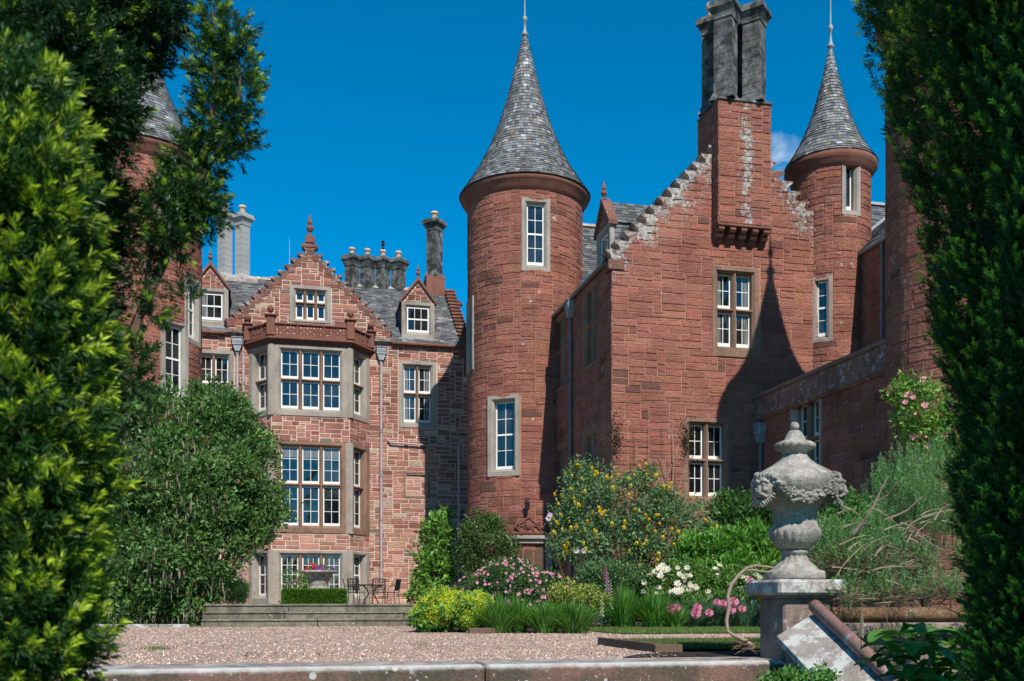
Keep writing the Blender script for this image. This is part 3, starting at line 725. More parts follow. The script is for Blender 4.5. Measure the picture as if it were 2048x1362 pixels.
def gl_(u, v, rd):
    c = rub_col(u, v, rd); a = 0
    if v > 11.6:
        e = gtop(u)-v; a = max(0, .75-e*.7)*rd.uniform(.3, 1)
    return c[:3]+(a,)
def house_top(u): return gtop(u)
wr = onY(835, YF)[0]; wl = onY(427, YF)[0]; wb_ = onY(833, YF)[0]; gw = onY(621, YF)[0]
Hh = [hole(wr, 7.9, 1.58, 2.8), hole(wl, 7.9, 1.58, 2.8), (wb_-.55, wb_+.55, 4.95, 6.05), hole(gw, 12.05, 1.66, 1.5), (GC-2.35, GC+2.35, .5, 11.0)]
wall(H, hx, xL, xR+.9, .5, GB+NST*steph+.01, Hh, top=lambda u: (gtop(u) if u < xR else 9.9), style='rub', colf=rub_col, seed=101, name='front_wall', sm='rake_house')
window(H, hx, wr, 7.9, 1.58, 2.8, nx=2, transom=9.33, cols=2, rows=(2, 2), sur=.22, curtains=2, top=.22)
window(H, hx, wl, 7.9, 1.58, 2.8, nx=2, transom=9.33, cols=2, rows=(2, 2), sur=.22, top=.22)
window(H, hx, gw, 12.05, 1.66, 1.5, nx=3, transom=12.85, cols=1, rows=(1, 1), sur=.24, mull=.13, sill=.1)
# blind window filled with rubble
mb = MB(); o = (wb_-.42, wb_+.42, 5.08, 5.92); frame_sweep(mb, hx, o, (.14, .14, .13, .14), [(1, -.1), (1, .03), (.4, .03), (0, -.03), (0, -.12)])
mb.build('blind_window', M['dressed_brown'], H)
wall(H, HX(YF+.09), o[0], o[1], o[2], o[3], [], style='rub', colf=lambda u, v, rd: rub_col(u, 2, rd), seed=9, name='blind_window_infill')
# quoins / skews
mb = MB(); mb.usec = False
crowsteps(mb, hx, GC-GH, GB-steph, -1, NST+1, stepw, steph, -.35, .022)
mb.usec = True; mb.col = (1, 1, 1, 0); mb.build('crow_steps', M['rake_house'], H); mb = MB()
crowsteps(mb, hx, GC+GH, GB-steph, 1, NST+1, stepw, steph, -.35, .022)
mb.build('crow_steps', M['rake_house'], H); mb = MB()
ztop = GB+NST*steph
mb.bbox(GC-.33, -.35, ztop-.04, GC+.33, .05, ztop+.14, .03, hx); mb.bbox(GC-.2, -.3, ztop+.14, GC+.2, .07, ztop+.45, .04, hx)
finial(mb, hx(GC, -.1, ztop+.44), .95, .15)
mb.build('apex_stone', M['red_trim'], H)
# roof of the main range
rf = MB(); rd = random.Random(5)
YR, ZR = YF+4.6, 15.15
L = lambda x, y, z: (x-1.2, y-YF, z-.5)
slate_plane(rf, L(xL-3, YF-.16, ZE-.02), L(xR-.05, YF-.16, ZE-.02), L(xR-.05, YR, ZR), L(xL-3, YR, ZR), rd=rd)
slate_plane(rf, L(xR-.05, YF+9.3, ZE), L(xL-3, YF+9.3, ZE), L(xL-3, YR, ZR), L(xR-.05, YR, ZR), .5, .5, rd)
# roof behind the big gable
slate_plane(rf, L(GC-GH+.25, YF+8.8, GB-.2), L(GC-GH+.25, YF+.3, GB-.2), L(GC, YF+.3, ztop-.1), L(GC, YF+8.8, ztop-.1), .3, .2, rd)
slate_plane(rf, L(GC+GH-.25, YF+.3, GB-.2), L(GC+GH-.25, YF+8.8, GB-.2), L(GC, YF+8.8, ztop-.1), L(GC, YF+.3, ztop-.1), .3, .2, rd)
roof = rf.build('roof', M['slate'], H)
mb = MB()
for k in range(24):
    x = xL-1+k*.56
    if x < xR-.6: mb.prism([(-.16, -.08), (0, .09), (.16, -.08)], x, x+.53, lambda p, t, q: L(t, YR+p, ZR+q))
mb.build('ridge_tiles', M['coping_top'], H)
mb = MB(); mb.tube([hx(xL, .16, ZE-.04), hx(GC-GH-.1, .16, ZE-.04)], .065, 8); mb.build('gutter', M['red_plain'], H)
mb = MB(); mb.tube([hx(GC+GH+.1, .16, ZE-.04), hx(xR, .16, ZE-.04)], .065, 8)
mb.build('gutter', M['red_plain'], H)
# end gable of the range, stepped and seen edge on
mb = MB()
for k in range(16):
    y = YF+.02+k*.285; z = ZE+.15+k*.232
    mb.bbox(xR-.05, y, z-.5, xR+.38, y+.40, z+.1, .025, L); mb.bbox(xR-.09, y-.06, z+.02, xR+.43, y+.2, z+.13, .02, L)
mb.poly([L(xR+.3, YF, .5), L(xR+.3, YF+9, .5), L(xR+.3, YF+9, ZE), L(xR+.3, YR, ZR), L(xR+.3, YF, ZE)])
mb.bbox(xR-.12, YF-.16, ZE-.45, xR+.4, YF+.2, ZE+.14, .03, L)
mb.build('end_gable', M['red_trim'], H)
mb = MB(); rd = random.Random(8); slate_plane(mb, L(xR+.3, YF+.0, 9.85), L(AX-.6, YF+.0, 9.85), L(AX-.6, YF+2.4, 11.6), L(xR+.3, YF+2.4, 11.6), rd=rd); mb.build('link_roof', M['slate'], H)
# dormers of the main range
def dormer(parent, X, u, zb, wd, h, apex, depth, stone, m_g='red_trim', curtains=0):
    """X maps (u, w outward, z); the front stands at w = 0"""
    d = window(parent, X, u, zb, wd, h, nx=1, cols=3, rows=(2,), meet=True, sur=.24, stone=stone, sash_depth=.1, curtains=curtains, name='dormer')
    mb = MB(); za = zb+h; ov = .09; hw_ = wd/2
    mb.poly([X(u-hw_+.02, -.02, za), X(u+hw_-.02, -.02, za), X(u, -.02, apex-.05)])
    mb.usec = True; wallm = MB(); wallm.usec = True; wallm.cur = 0
    sl = (apex-za)/hw_
    stones(wallm, X, u-hw_+.06, u+hw_-.06, za, apex, lambda a, b: b < apex-.12-abs(a-u)*sl, RUB, rub_col, .11, .09, seed=int(u*10))
    wallm.build('gablet', M['rubble'], d); mb.usec = False
    mb.build('gablet_backing', M['mortar_light'], d)
    mb = MB()
    for s in (-1, 1):
        mb.prism([(u+s*(hw_+ov), za-.10), (u+s*(hw_+ov), za+.03), (u, apex+.12), (u, apex-.03)], -.2, .1, lambda p, t, q: X(p, t, q))
    finial(mb, X(u, 0, apex+.05), .6, .10)
    mb.build('skew', M[m_g], d)
    mb = MB(); rd = random.Random(int(apex*7))
    for s in (-1, 1):
        a, b, c, e = X(u+s*(hw_+.04), -.1, za-.03), X(u+s*(hw_+.04), -depth, za-.03), X(u, -depth, apex+.02), X(u, -.1, apex+.02)
        if s > 0: slate_plane(mb, a, b, c, e, rd=rd)
        else: slate_plane(mb, b, a, e, c, rd=rd)
        a, b, c, e = X(u+s*(hw_-.03), -.1, zb-.2), X(u+s*(hw_-.03), -depth, zb-.2), X(u+s*(hw_-.03), -depth, za), X(u+s*(hw_-.03), -.1, za)
        if s > 0: slate_plane(mb, a, b, c, e, rd=rd)
        else: slate_plane(mb, b, a, e, c, rd=rd)
    mb.build('dormer_roof', M['slate'], d)
    mb = MB(); mb.box(u-hw_-.12, -.1, zb-.22, u+hw_+.12, .1, zb-.003, X); mb.build('lead_apron', M['lead'], d)
    return d
dx = HX(YF+.28)
dormer(H, dx, onY(836, YF+.3)[0], 11.72, 1.40, 1.55, 14.22, 3.0, 'dressed')
dormer(H, dx, onY(421, YF+.3)[0], 11.72, 1.40, 1.55, 14.22, 3.0, 'dressed', curtains=2)
# canted bay
F0, F1, W0, W1 = GC-1.53, GC+1.53, GC-2.42, GC+2.42; BD = 1.2
ca = math.degrees(math.atan2(BD, F0-W0)); cl = math.hypot(BD, F0-W0)
def facemap(x0, y0, deg):
    m = planemap(x0, y0, deg); return lambda u, w_, v: (m(u, w_, v)[0]-1.2, m(u, w_, v)[1]-YF, v-.5)
faces = [('left', facemap(W0, YF, -ca), cl), ('front', facemap(F0, YF-BD, 0), F1-F0), ('right', facemap(F1, YF-BD, ca), cl)]
lev = [(7.98, 10.78), (3.32, 6.97), (.5, 2.62)]
for nm, fm, ln in faces:
    front = nm == 'front'
    hs = [(.02 if not front else .16, ln-.02 if not front else ln-.16, a, b) for a, b in lev]
    wall(H, fm, 0, ln, .5, 10.82, [(a, b, c, d) for a, b, c, d in hs], style='rub', colf=lambda u, v, rd: rub_col(u, min(v, 6) if v < 7 else v, rd), seed=200+len(nm), name='bay_wall')
    for (a, b), tr, rw in zip(lev, (9.42, 5.25, None), ((2, 2), (3, 3), (4,))):
        st = 'dressed' if b > 7 else 'dressed_brown' if b > 3 else 'dressed'
        if front: window(H, fm, ln/2, a, ln-.28, b-a, nx=3, transom=tr, cols=2 if tr else 3, rows=rw, sur=.235, stone=st, mull=.15, sill=.26, top=.2 if b > 3 else .16, sash_depth=.2, curtains=1 if abs(b-6.97) < .1 else 0)
        else: window(H, fm, ln/2, a, ln-.04, b-a, nx=1, transom=tr, cols=2, rows=rw, sur=.36, stone=st, sill=.26, top=.2 if b > 3 else .16, sash_depth=.26, meet=not tr, curtains=0)
    # corner strips of cut stone
for (x, y) in ((F0, YF-BD), (F1, YF-BD)):
    for a, b in lev:
        mb = MB(); mb.lathe([(.17, 0), (.17, b-a)], (x-1.2, y-YF+.10, a-.5), 8); mb.build('bay_corner_shaft', M['dressed'], H)
def bayprism(mb, off, z0, z1, mat=None):
    k = off*math.tan(R(ca/2)); o2 = off
    P = [(W0-off*1.15, YF+.1), (W0-off*1.1, YF-.0), (F0-k, YF-BD-off), (F1+k, YF-BD-off), (W1+off*1.1, YF-.0), (W1+off*1.15, YF+.1)]
    mb.prism([(x-1.2, y-YF) for x, y in P], z0-.5, z1-.5, lambda p, t, q: (p, q, t))
mb = MB()
for off, z0, z1 in ((.04, 10.78, 10.86), (.10, 10.86, 10.91), (.17, 10.91, 10.97), (.24, 10.97, 11.04), (.16, 11.04, 11.09)): bayprism(mb, off, z0, z1)
mb.build('bay_cornice', M['red_plain'], H)
# pierced balustrade over the bay
BALP = [(W0-.06, YF-.12), (F0-.03, YF-BD-.05), (F1+.03, YF-BD-.05), (W1+.06, YF-.12)]
pz0, pz1 = 11.09, 11.62
bal = MB()
for (xa, ya), (xb, yb) in zip(BALP, BALP[1:]):
    A = Vector((xa-1.2, ya-YF, 0)); B = Vector((xb-1.2, yb-YF, 0)); L_ = (B-A).length; u_ = (B-A).normalized(); n_ = Vector((u_.y, -u_.x, 0))
    X = lambda a, b, c, A=A, u_=u_, n_=n_: tuple(A+u_*a+n_*b+Vector((0, 0, c-.5)))
    bal.bbox(0, -.07, pz0, L_, .07, pz0+.06, .008, X); bal.bbox(0, -.09, pz1-.07, L_, .09, pz1+.01, .012, X)
    n = max(2, int(round(L_/.25))); s_ = L_/n; hh = (pz1-pz0-.13)
    for k in range(n):
        cx_ = (k+.5)*s_
        for q in (0.25, .75): bal.torus(X(cx_, 0, pz0+.06+hh*q), s_*.30, .028, u_, Vector((0, 0, 1)), 10, 5)
        bal.torus(X(cx_+s_/2 if k < n-1 else cx_, 0, pz0+.06+hh*.5), s_*.27, .028, u_, Vector((0, 0, 1)), 10, 5)
        bal.tube([X(k*s_, 0, pz0+.06), X((k+1)*s_, 0, pz1-.07)], .02, 5); bal.tube([X(k*s_, .005, pz1-.07), X((k+1)*s_, .005, pz0+.06)], .02, 5)
        if k and k % 4 == 0: bal.box(k*s_-.025, -.06, pz0+.06, k*s_+.025, .06, pz1-.07, X)
bo = bal.build('pierced_parapet', M['red_plain'], H)
for i, (x, y) in enumerate(BALP):
    mb = MB(); hgt = .22 if i in (1, 2) else .12; q = .16 if i in (1, 2) else .13
    mb.bbox(x-1.2-q, y-YF-q, pz0-.5, x-1.2+q, y-YF+q, pz1-.5+hgt, .02); mb.bbox(x-1.2-q-.07, y-YF-q-.07, pz1-.5+hgt, x-1.2+q+.07, y-YF+q+.07, pz1-.5+hgt+.07, .015)
    mb.lathe([(.1, 0), (.05, .07), (.05, .1), (.10, .15), (.135, .23), (.13, .30), (.08, .37), (.02, .40)], (x-1.2, y-YF, pz1-.5+hgt+.06), 14)
    mb.build('parapet_post', M['red_plain'], H)
mb = MB(); mb.poly([(x-1.2, y-YF, 11.05-.5) for x, y in BALP]); mb.build('bay_roof', M['lead'], H)
# pipes
for px in (475, 487): downpipe(H, hx, onY(px, YF)[0], 10.9 if px == 475 else 10.6, .6, hopper=px == 475)
downpipe(H, hx, onY(762, YF)[0], 10.85, 1.3)
xc_ = onY(917, YF)[0]; downpipe(H, hx, xc_, 7.25, .6, hopper=False, r=.055)
mb = MB(); x0 = onY(775, YF)[0]; mb.tube([hx(x0, .1, 7.35), hx(x0+.12, .12, 7.22), hx(xc_, .12, 7.12)], .038, 8); mb.tube([hx(xc_, .09, 7.2), hx(xc_+.05, .09, 7.4), hx(xc_+.6, .09, 7.46)], .055, 8); mb.build('waste_pipe', M['pipe'], H)
# chimneys of the main range
def at_ridge(px, Y=YR): return onY(px, Y)[0]
Lc = lambda x, y: (x-1.2, y-YF)
s1, s2 = at_ridge(450), at_ridge(485)
chimney(H, [Lc(s1, YR), Lc(s2, YR)], 'pale_chimney', .44, 15.0-.5, 17.95-.5, [Lc(s1, YR), Lc(s2, YR)], potr=.14, poth=.42, base=(s1-.7-1.2, YR-.42-YF, 14.5-.5, s2+.7-1.2, YR+.4-YF, 15.0-.5), bm='coping_top')
fs = [at_ridge(p) for p in (704, 735, 766, 797)]
chimney(H, [Lc(x, YR) for x in fs], 'grey_stone', .47, 14.7-.5, 16.5-.5, [Lc(fs[0], YR), Lc(fs[1], YR), Lc(fs[2], YR)+(True,), Lc(fs[3], YR)], poth=.38, potr=.12, cap=.13)
sx_ = at_ridge(869)
chimney(H, [Lc(sx_, YR), ], 'grey_stone', .53, 15.75-.5, 18.45-.5, [Lc(sx_, YR)], poth=.42, potr=.15, cap=.17, base=(sx_-.45-1.2, YR-.45-YF, 13.6-.5, sx_+.42-1.2, YR+.5-YF, 15.75-.5))
sx2 = onY(905, YF+5.2)[0]
chimney(H, [Lc(sx2, YF+5.2)], 'grey_stone', .42, 12.5-.5, 14.95-.5, [Lc(sx2, YF+5.2)], pm='red_pot', poth=.4, potr=.14, cap=.15)
mb = MB(); xx = onY(579, YR)[0]; mb.lathe([(.03, 0), (.03, .7), (.06, .75), (.02, .8), (.012, 1.9), (.002, 2.0)], L(xx, YR, ZR), 6); mb.build('lightning_rod', M['lead'], H)

# ================================================================== gabled wing with the big chimney
YG = 27.1; X0w = 9.26; GXC = 13.2; GHW = GXC-X0w; ZEw = 10.4
W = empty('gabled_wing', (X0w, YG, .5), 'red stone wing with lichen-streaked stepped gable and corbelled breast carrying four dark chimney shafts', 'house')
wx = lambda u, w_, v: (u-X0w, -w_, v-.5)
sr, sh = .262, .275; NW = 14
def wtop(u):
    k = math.floor((GHW-abs(u-GXC))/sr); return ZEw+min(max(k, 0), NW)*sh
def wcol(u, v, rd):
    c = ashlar_col(u, v, rd); a = 0
    if v > 9.4:
        e = wtop(u)-v; dd = e if u < GXC else e+.25
        a = max(0, 1.05-dd*.75)
    return c[:3]+(min(1, a*rd.uniform(.75, 1.1)),)
u0_, u1_ = 13.085-.745, 13.085+.745
wins_w = [(13.085, 7.78, 1.49, 2.65), (12.19, 3.34, 1.48, 2.60)]
wall(W, wx, X0w, GXC+GHW, .5, ZEw+NW*sh, [hole(*h_) for h_ in wins_w], top=wtop, colf=ashlar_col, seed=301, name='gable_wall', sm='rake_wing')
for (u, v0, ww, hh) in wins_w: window(W, wx, u, v0, ww, hh, nx=2, transom=v0+hh*.53, cols=2, rows=(2, 2), sur=.2, stone='dressed_brown', sill=.3, top=.17, mull=.15, curtains=2 if v0 > 6 else 0, sash_depth=.24)
mb = MB()
crowsteps(mb, wx, X0w-.02, ZEw-.02, -1, 13, sr, sh, -.4, .022)
mb.build('crow_steps', M['rake_wing'], W); mb = MB()
crowsteps(mb, wx, GXC+GHW, ZEw-.02, 1, 13, sr, sh, -.4, .022)
mb.build('crow_steps', M['rake_wing'], W); mb = MB()
mb.bbox(X0w-.13, -.4, ZEw-.34, X0w+.35, .06, ZEw-.03, .03, wx)
mb.build('skewputt', M['red_trim'], W)
# side wall, facing west and in shade
sw = lambda u, w_, v: (-w_, u*-1.0+(40-YG), v-.5)       # u = 40 - Y
Us = lambda Y: 40-Y
swin = [(Us(29.1), 7.7, 1.5, 2.65), (Us(32.5), 7.7, 1.45, 2.65), (Us(29.1), 3.25, 1.5, 2.65), (Us(32.5), 3.25, 1.45, 2.65)]
wall(W, sw, 0, Us(YG), .5, ZEw, [hole(*h_) for h_ in swin], colf=ashlar_col, seed=302, name='side_wall')
for (u, v0, ww, hh) in swin: window(W, sw, u, v0, ww, hh, nx=2, transom=v0+hh*.53, cols=2, rows=(2, 2), sur=.2, stone='dressed_brown', sill=.2, top=.22, mull=.15, sash_depth=.24)
downpipe(W, sw, Us(31.0), 10.0, .6, m='pipe_grey', r=.055)
mb = MB(); mb.tube([sw(0, .12, ZEw-.02), sw(Us(YG)-.35, .12, ZEw-.02)], .07, 8); mb.build('gutter', M['pipe_grey'], W)
rf = MB(); rd = random.Random(77); ZRw = ZEw+GHW*1.04
Lw = lambda x, y, z: (x-X0w, y-YG, z-.5)
slate_plane(rf, Lw(X0w-.1, 44, ZEw+.05), Lw(X0w-.1, YG+.3, ZEw+.05), Lw(GXC, YG+.3, ZRw), Lw(GXC, 44, ZRw), rd=rd)
slate_plane(rf, Lw(GXC+GHW, YG+.3, ZEw), Lw(GXC+GHW, 44, ZEw), Lw(GXC, 44, ZRw), Lw(GXC, YG+.3, ZRw), .5, .4, rd)
rf.build('roof', M['slate'], W)
# cross roof behind
rf = MB(); slate_plane(rf, Lw(9.0, 35.6, 12.6), Lw(26, 35.6, 12.6), Lw(26, 38.5, 15.75), Lw(9.4, 38.5, 15.75), rd=rd)
rf.poly([Lw(9.0, 35.6, 10), Lw(9.0, 41.4, 10), Lw(9.0, 41.4, 12.6), Lw(9.4, 38.5, 15.75), Lw(9.0, 35.6, 12.6)]); rf.build('cross_roof', M['slate'], W)
mb = MB(); mb.prism([(-.15, -.06), (0, .1), (.15, -.06)], 9.4, 26, lambda p, t, q: Lw(t, 38.5+p, 15.77+q)); mb.build('ridge_tiles', M['coping_top'], W)
# dormer on the side slope
dmx = lambda u, w_, v: (.55-w_, (40-u)-YG, v-.5)
dormer(W, dmx, Us(29.5), 10.62, 1.3, 1.55, 13.0, 2.6, 'dressed')
# chimney breast, corbelled out of the gable
cb0, cb1 = 12.36, 14.0; cbF = .42; zcb = 10.95+.25
zb_ = zz(450, 29.0); zt_ = zz(203, 28.9)
BM = planemap(0, 0, 0)
bre = MB(); bre.usec = True; bre.col = (1, 1, 1, 0)
def chcol(u, v, rd):
    c = ashlar_col(u, v, rd); a = .95 if abs(u-(cb0+.58*(cb1-cb0)-.1)) < .22 else (.3 if rd.random() < .12 else 0)
    if v > zt_-.8 and u < cb0+.4: a = .5
    return c[:3]+(a*rd.uniform(.8, 1),)
fr = lambda u, w_, v: (u-X0w, -cbF-w_, v-.5)
wall(W, fr, cb0, cb1, zb_, zt_, [], colf=ashlar_col, seed=303, name='chimney_breast', sm='rake_wing')
yb1 = 1.05
lfm = lambda u, w_, v: (cb0-X0w-w_, yb1-u, v-.5)
wall(W, lfm, 0, yb1+cbF, zb_, zt_, [], colf=ashlar_col, seed=304, name='chimney_breast_side')
rfm = lambda u, w_, v: (cb1-X0w+w_, -cbF+u, v-.5)
wall(W, rfm, 0, yb1+cbF, zb_, zt_, [], colf=ashlar_col, seed=305, name='chimney_breast_side')
mb = MB(); mb.box(cb0+.004, -yb1, zb_-.0, cb1-.004, cbF-.004, zb_+.02, wx); mb.build('chimney_breast_soffit', M['red_plain'], W); mb = MB()
mb.bbox(cb0-.04, -yb1, zt_, cb1+.04, cbF+.06, zt_+.09, .02, wx); mb.build('chimney_weathering', M['grey_stone'], W)
mb = MB()
n = 5
mb.bbox(cb0-.02, 0, zb_-.07, cb1+.02, cbF+.02, zb_+.0, .01, wx)
for k in range(n):
    u = cb0+.11+k*(cb1-cb0-.22)/(n-1)
    for (w1_, za, zb2) in ((cbF-.02, zb_-.07, zb_-.22), (cbF*.66, zb_-.22, zb_-.36), (cbF*.33, zb_-.36, zb_-.50)):
        pr = [(0, za), (w1_, za), (w1_, zb2+.06), (w1_-.05, zb2), (0, zb2)]
        mb.prism(pr, u-.09, u+.09, lambda p, t, q: wx(t, p, q))
mb.build('corbel_table', M['red_plain'], W)
zs0, zs1 = zt_+.08, zz(3, 29.0)
sp = [(12.83-.12, .12), (13.72-.1, .12), (12.83-.12, -.72), (13.72-.1, -.72)]
mb = MB(); IX = lambda x, y, z: (x-X0w, y, z-.5)
for (x, y) in sp: shaft(mb, lambda a, b, c: (a, b, c), x-X0w, -y, .52, zs0-.5, zs1-.5, cap=.15)
ch = mb.build('chimney', M['grey_stone'], W)
pot(ch, (sp[2][0]-X0w-.05, .72, zs1-.51), 'pot', .5, .15); pot(ch, (sp[3][0]-X0w, .72, zs1-.51), 'pot', .5, .15)

# ================================================================== low range on the right with parapet, and the wall above it
XL_ = 13.8
LR = empty('low_range', (XL_, 24, .5), 'shaded low red stone range with weathered parapet band, running from gable to right tower', 'house')
lx = lambda u, w_, v: (-w_, (40-u)-24, v-.5)
lh = [(Us(24.3), 3.6, 1.62, 2.55)]
wall(LR, lx, Us(YG+.02), Us(19.6), .5, 6.0, [hole(*h_) for h_ in lh], colf=ashlar_col, seed=401, name='wall')
window(LR, lx, Us(24.3), 3.6, 1.62, 2.55, nx=2, transom=4.95, cols=2, rows=(2, 2), sur=.22, sash_depth=.24, mull=.15)
mb = MB()
mb.prism([(0, 5.88), (.06, 5.88), (.14, 5.97), (.14, 6.03), (.05, 6.07), (.05, 6.58), (0, 6.58)], Us(YG+.02), Us(19.6), lambda p, t, q: lx(t, p, q))
mb.build('parapet', M['parapet'], LR)
mb = MB()
rd = random.Random(4); u = Us(YG)
while u < Us(19.7):
    ln = rd.uniform(.8, 1.3); mb.bbox(u+.004, -.3, 6.58, min(u+ln, Us(19.6)), .11, 6.70, .02, lx); u += ln
mb.build('parapet_coping', M['coping'], LR)
mb = MB(); mb.box(Us(YG), -4, 6.3, Us(19), 0, 6.5, lx); mb.build('flat_roof', M['lead'], LR)
downpipe(LR, lx, Us(26.75), 5.45, .6, m='pipe_grey', r=.06)
XU = 16.95
UR = empty('upper_range', (XU, 24, 6.4), 'red stone upper wall with slate roof above the low range, beside the stair tower', 'house')
ux = lambda u, w_, v: (-w_, (40-u)-24, v-6.4)
wall(UR, ux, Us(28.5), Us(18), 6.4, 11.0, [], colf=ashlar_col, seed=402)
downpipe(UR, ux, Us(onX(1708, XU-.1)[0]), 10.5, 6.5, m='pipe_grey', r=.06)
mb = MB(); mb.box(Us(onX(1768, XU)[0])-.06, 0, 7.0, Us(onX(1768, XU)[0])+.06, .1, 10.9, ux); mb.build('wall_strip', M['pipe_grey'], UR)
rf = MB(); rd = random.Random(31); Lu = lambda x, y, z: (x-XU, y-24, z-6.4)
slate_plane(rf, Lu(XU-.15, 28.6, 11.0), Lu(XU-.15, 18, 11.0), Lu(XU+3.3, 18, 14.0), Lu(XU+3.3, 28.6, 14.0), rd=rd)
slate_plane(rf, Lu(XU-.1, 29.0, 11.9), Lu(XU+8, 29.0, 11.9), Lu(XU+8, 31.5, 14.65), Lu(XU-.1, 31.5, 14.65), rd=rd)
rf.build('roof', M['slate'], UR)
mb = MB(); mb.tube([ux(Us(28.5), .1, 10.98), ux(Us(18), .1, 10.98)], .07, 8)
mb.prism([(-.15, -.06), (0, .1), (.15, -.06)], XU-.1, XU+8, lambda p, t, q: Lu(t, 31.5+p, 14.68+q))
a_ = Vector(Lu(XU-.05, 28.75, 11.2)); b_ = Vector(Lu(XU+2.3, 28.2, 13.1)); mb.tube([a_, b_], .1, 6); mb.build('lead_flashing', M['lead_paint'], UR)


# ================================================================== ground
def sheet(name, x0, y0, x1, y1, z, m, n=1):
    mb = MB(); mb.quad((x0, y0, z), (x1, y0, z), (x1, y1, z), (x0, y1, z)); return struct(name, mb, M[m])
sheet('ground', -900, -900, 900, 900, -1.12, 'turf')
mb = MB(); mb.box(-60, 9.2, -1.1, 60, 120, 0.0); struct('gravel_court', mb, M['gravel'])
mb = MB(); mb.box(-1.72, 24.15, -.5, 60, 110, .5); mb.box(-60, 26.9, -.5, -1.72, 110, .5); struct('terrace', mb, M['paving'])
sheet('lawn', 5.75, 16.3, 40, 20.4, .012, 'turf')
sheet('lawn_patch', 4.06, 10.35, 9.0, 12.3, .03, 'turf')
mb = MB(); rd = random.Random(3)
P = [(3.3, 9.35), (9, 9.35), (9, 10.5), (4.9, 10.45), (4.1, 10.2), (3.6, 9.8)]; mb.poly([(x, y, .008) for x, y in P]); struct('bare_soil', mb, M['soil'])
mb = MB(); mb.poly([(2.3, 18.2, .01), (5.4, 17.5, .01), (5.8, 20.3, .01), (40, 20.42, .01), (40, 24.1, .01), (3.6, 24.1, .01)]); struct('flower_bed', mb, M['soil'])
mb = MB(); mb.poly([(-14, 23.15, .01), (-2.1, 23.15, .01), (-1.9, 24.1, .01), (-14, 24.1, .01)]); struct('shrub_bed', mb, M['soil'])
mb = MB(); mb.box(7.05, 9.2, -.9, 30, 12.6, .36); mb.box(5.35, 9.2, -.9, 7.05, 9.85, .36); struct('raised_bed', mb, M['soil'])

# ------------------------------------------------------------------ walls, steps, edging
def blockrow(name, label, cat, x0, x1, y0, y1, zb, zt, m, lens=(1.3, 2.6), bev=.02, seed=1, group=None, over=None):
    rd = random.Random(seed); root = empty(name, ((x0+x1)/2, (y0+y1)/2, zb), label, cat, group); cx, cy = (x0+x1)/2, (y0+y1)/2
    x = x0
    while x < x1-.05:
        ln = rd.uniform(*lens); xe = min(x1, x+ln)
        if x1-xe < .5: xe = x1
        mb = MB(); jy = rd.uniform(-.008, .008); h_ = zt-zb+rd.uniform(-.006, .006); n_ = .055 if name == 'stone_step' else 0
        mb.bbox(x+.006-cx, y0-cy+jy, h_-n_ if n_ else 0, xe-.006-cx, y1-cy, h_, bev)
        if n_: mb.bbox(x+.008-cx, y0-cy+jy+.03, 0, xe-.008-cx, y1-cy, h_-n_+.002, .008)
        mb.build('stone_block', M[m], root); x = xe
    return root
RW = empty('retaining_wall', (1, 8.9, -1.1), 'low lichen-spotted stone retaining wall along the near edge of the gravel', 'wall')
XP0, YP0 = 4.66, 8.62      # near left corner of the pedestal
rd = random.Random(12); edges = [-7.0, -4.6, -1.3, 1.45, 1.95-.02]
xs = [-7.2, -4.4, -1.9, onY(968, 8.6)[0], XP0-.02]
for a, b in zip(xs, xs[1:]):
    mb = MB(); mb.bbox(a+.006-1, 8.52-8.9, .68, b-.006-1, 9.3-8.9, 1.105, .03); mb.build('coping_stone', M['coping_n'], RW)
mb = MB(); mb.bbox(-7.2-1, 8.60-8.9, 0, XP0-1.02, 9.2-8.9, .685, .02); mb.build('wall_face', M['coping_n'], RW)
for i, (yf, zt) in enumerate(((23.2, .18), (23.5, .345), (23.8, .515))):
    blockrow('stone_step', ['lowest of the three long mossy stone steps up to the terrace', 'middle one of the three long mossy stone steps up to the terrace', 'top one of the three long mossy stone steps, at the terrace edge'][i], 'step',
             -1.72, 4.6, yf, yf+.36 if i < 2 else 24.15, zt-.178 if i else -.02, zt, 'step', (1.8, 3.2), .018, 30+i, 'long stone steps')
blockrow('bed_kerb', 'low grey stone kerb along the foot of the big shrub at left', 'kerb', -9, -1.95, 23.02, 23.13, -.05, .075, 'slab', (.9, 1.6), .01, 5)
mb = MB(); mb.bbox(4.02, 10.32, -.05, 4.09, 12.35, .10, .006); tag(mb.build('timber_edging', M['timber']), 'long weathered timber board edging the left side of the small lawn patch', 'edging')
mb = MB(); mb.bbox(3.98, 10.20, -.05, 4.30, 10.28, .09, .006); tag(mb.build('timber_edging', M['timber']), 'short weathered timber board across the near end of the small lawn patch', 'edging')
mb = MB(); mb.bbox(3.25, 17.25, -.02, 3.72, 17.37, .10, .01); tag(mb.build('edging_block', M['timber']), 'short brown block lying before the yellow-green foamy plant', 'block')
# pedestal
PD = empty('urn_pedestal', (XP0+.25, YP0+.25, -.9), 'square weathered pink stone pedestal with lichened cap at the end of the low wall', 'pedestal')
mb = MB(); mb.bbox(-.25, -.25, 0, .25, .25, 1.50, .02); mb.build('shaft', M['pedestal'], PD)
mb = MB(); mb.bbox(-.36, -.36, 1.52, .36, .36, 1.67, .025); mb.build('cap', M['slab'], PD)
mb = MB(); mb.bbox(-.30, -.30, 1.49, .30, .30, 1.53, .012); mb.build('necking', M['pedestal'], PD)
mb = MB(); mb.bbox(-.29, -.29, 0, .29, .29, .82, .02); mb.build('plinth', M['pedestal'], PD)

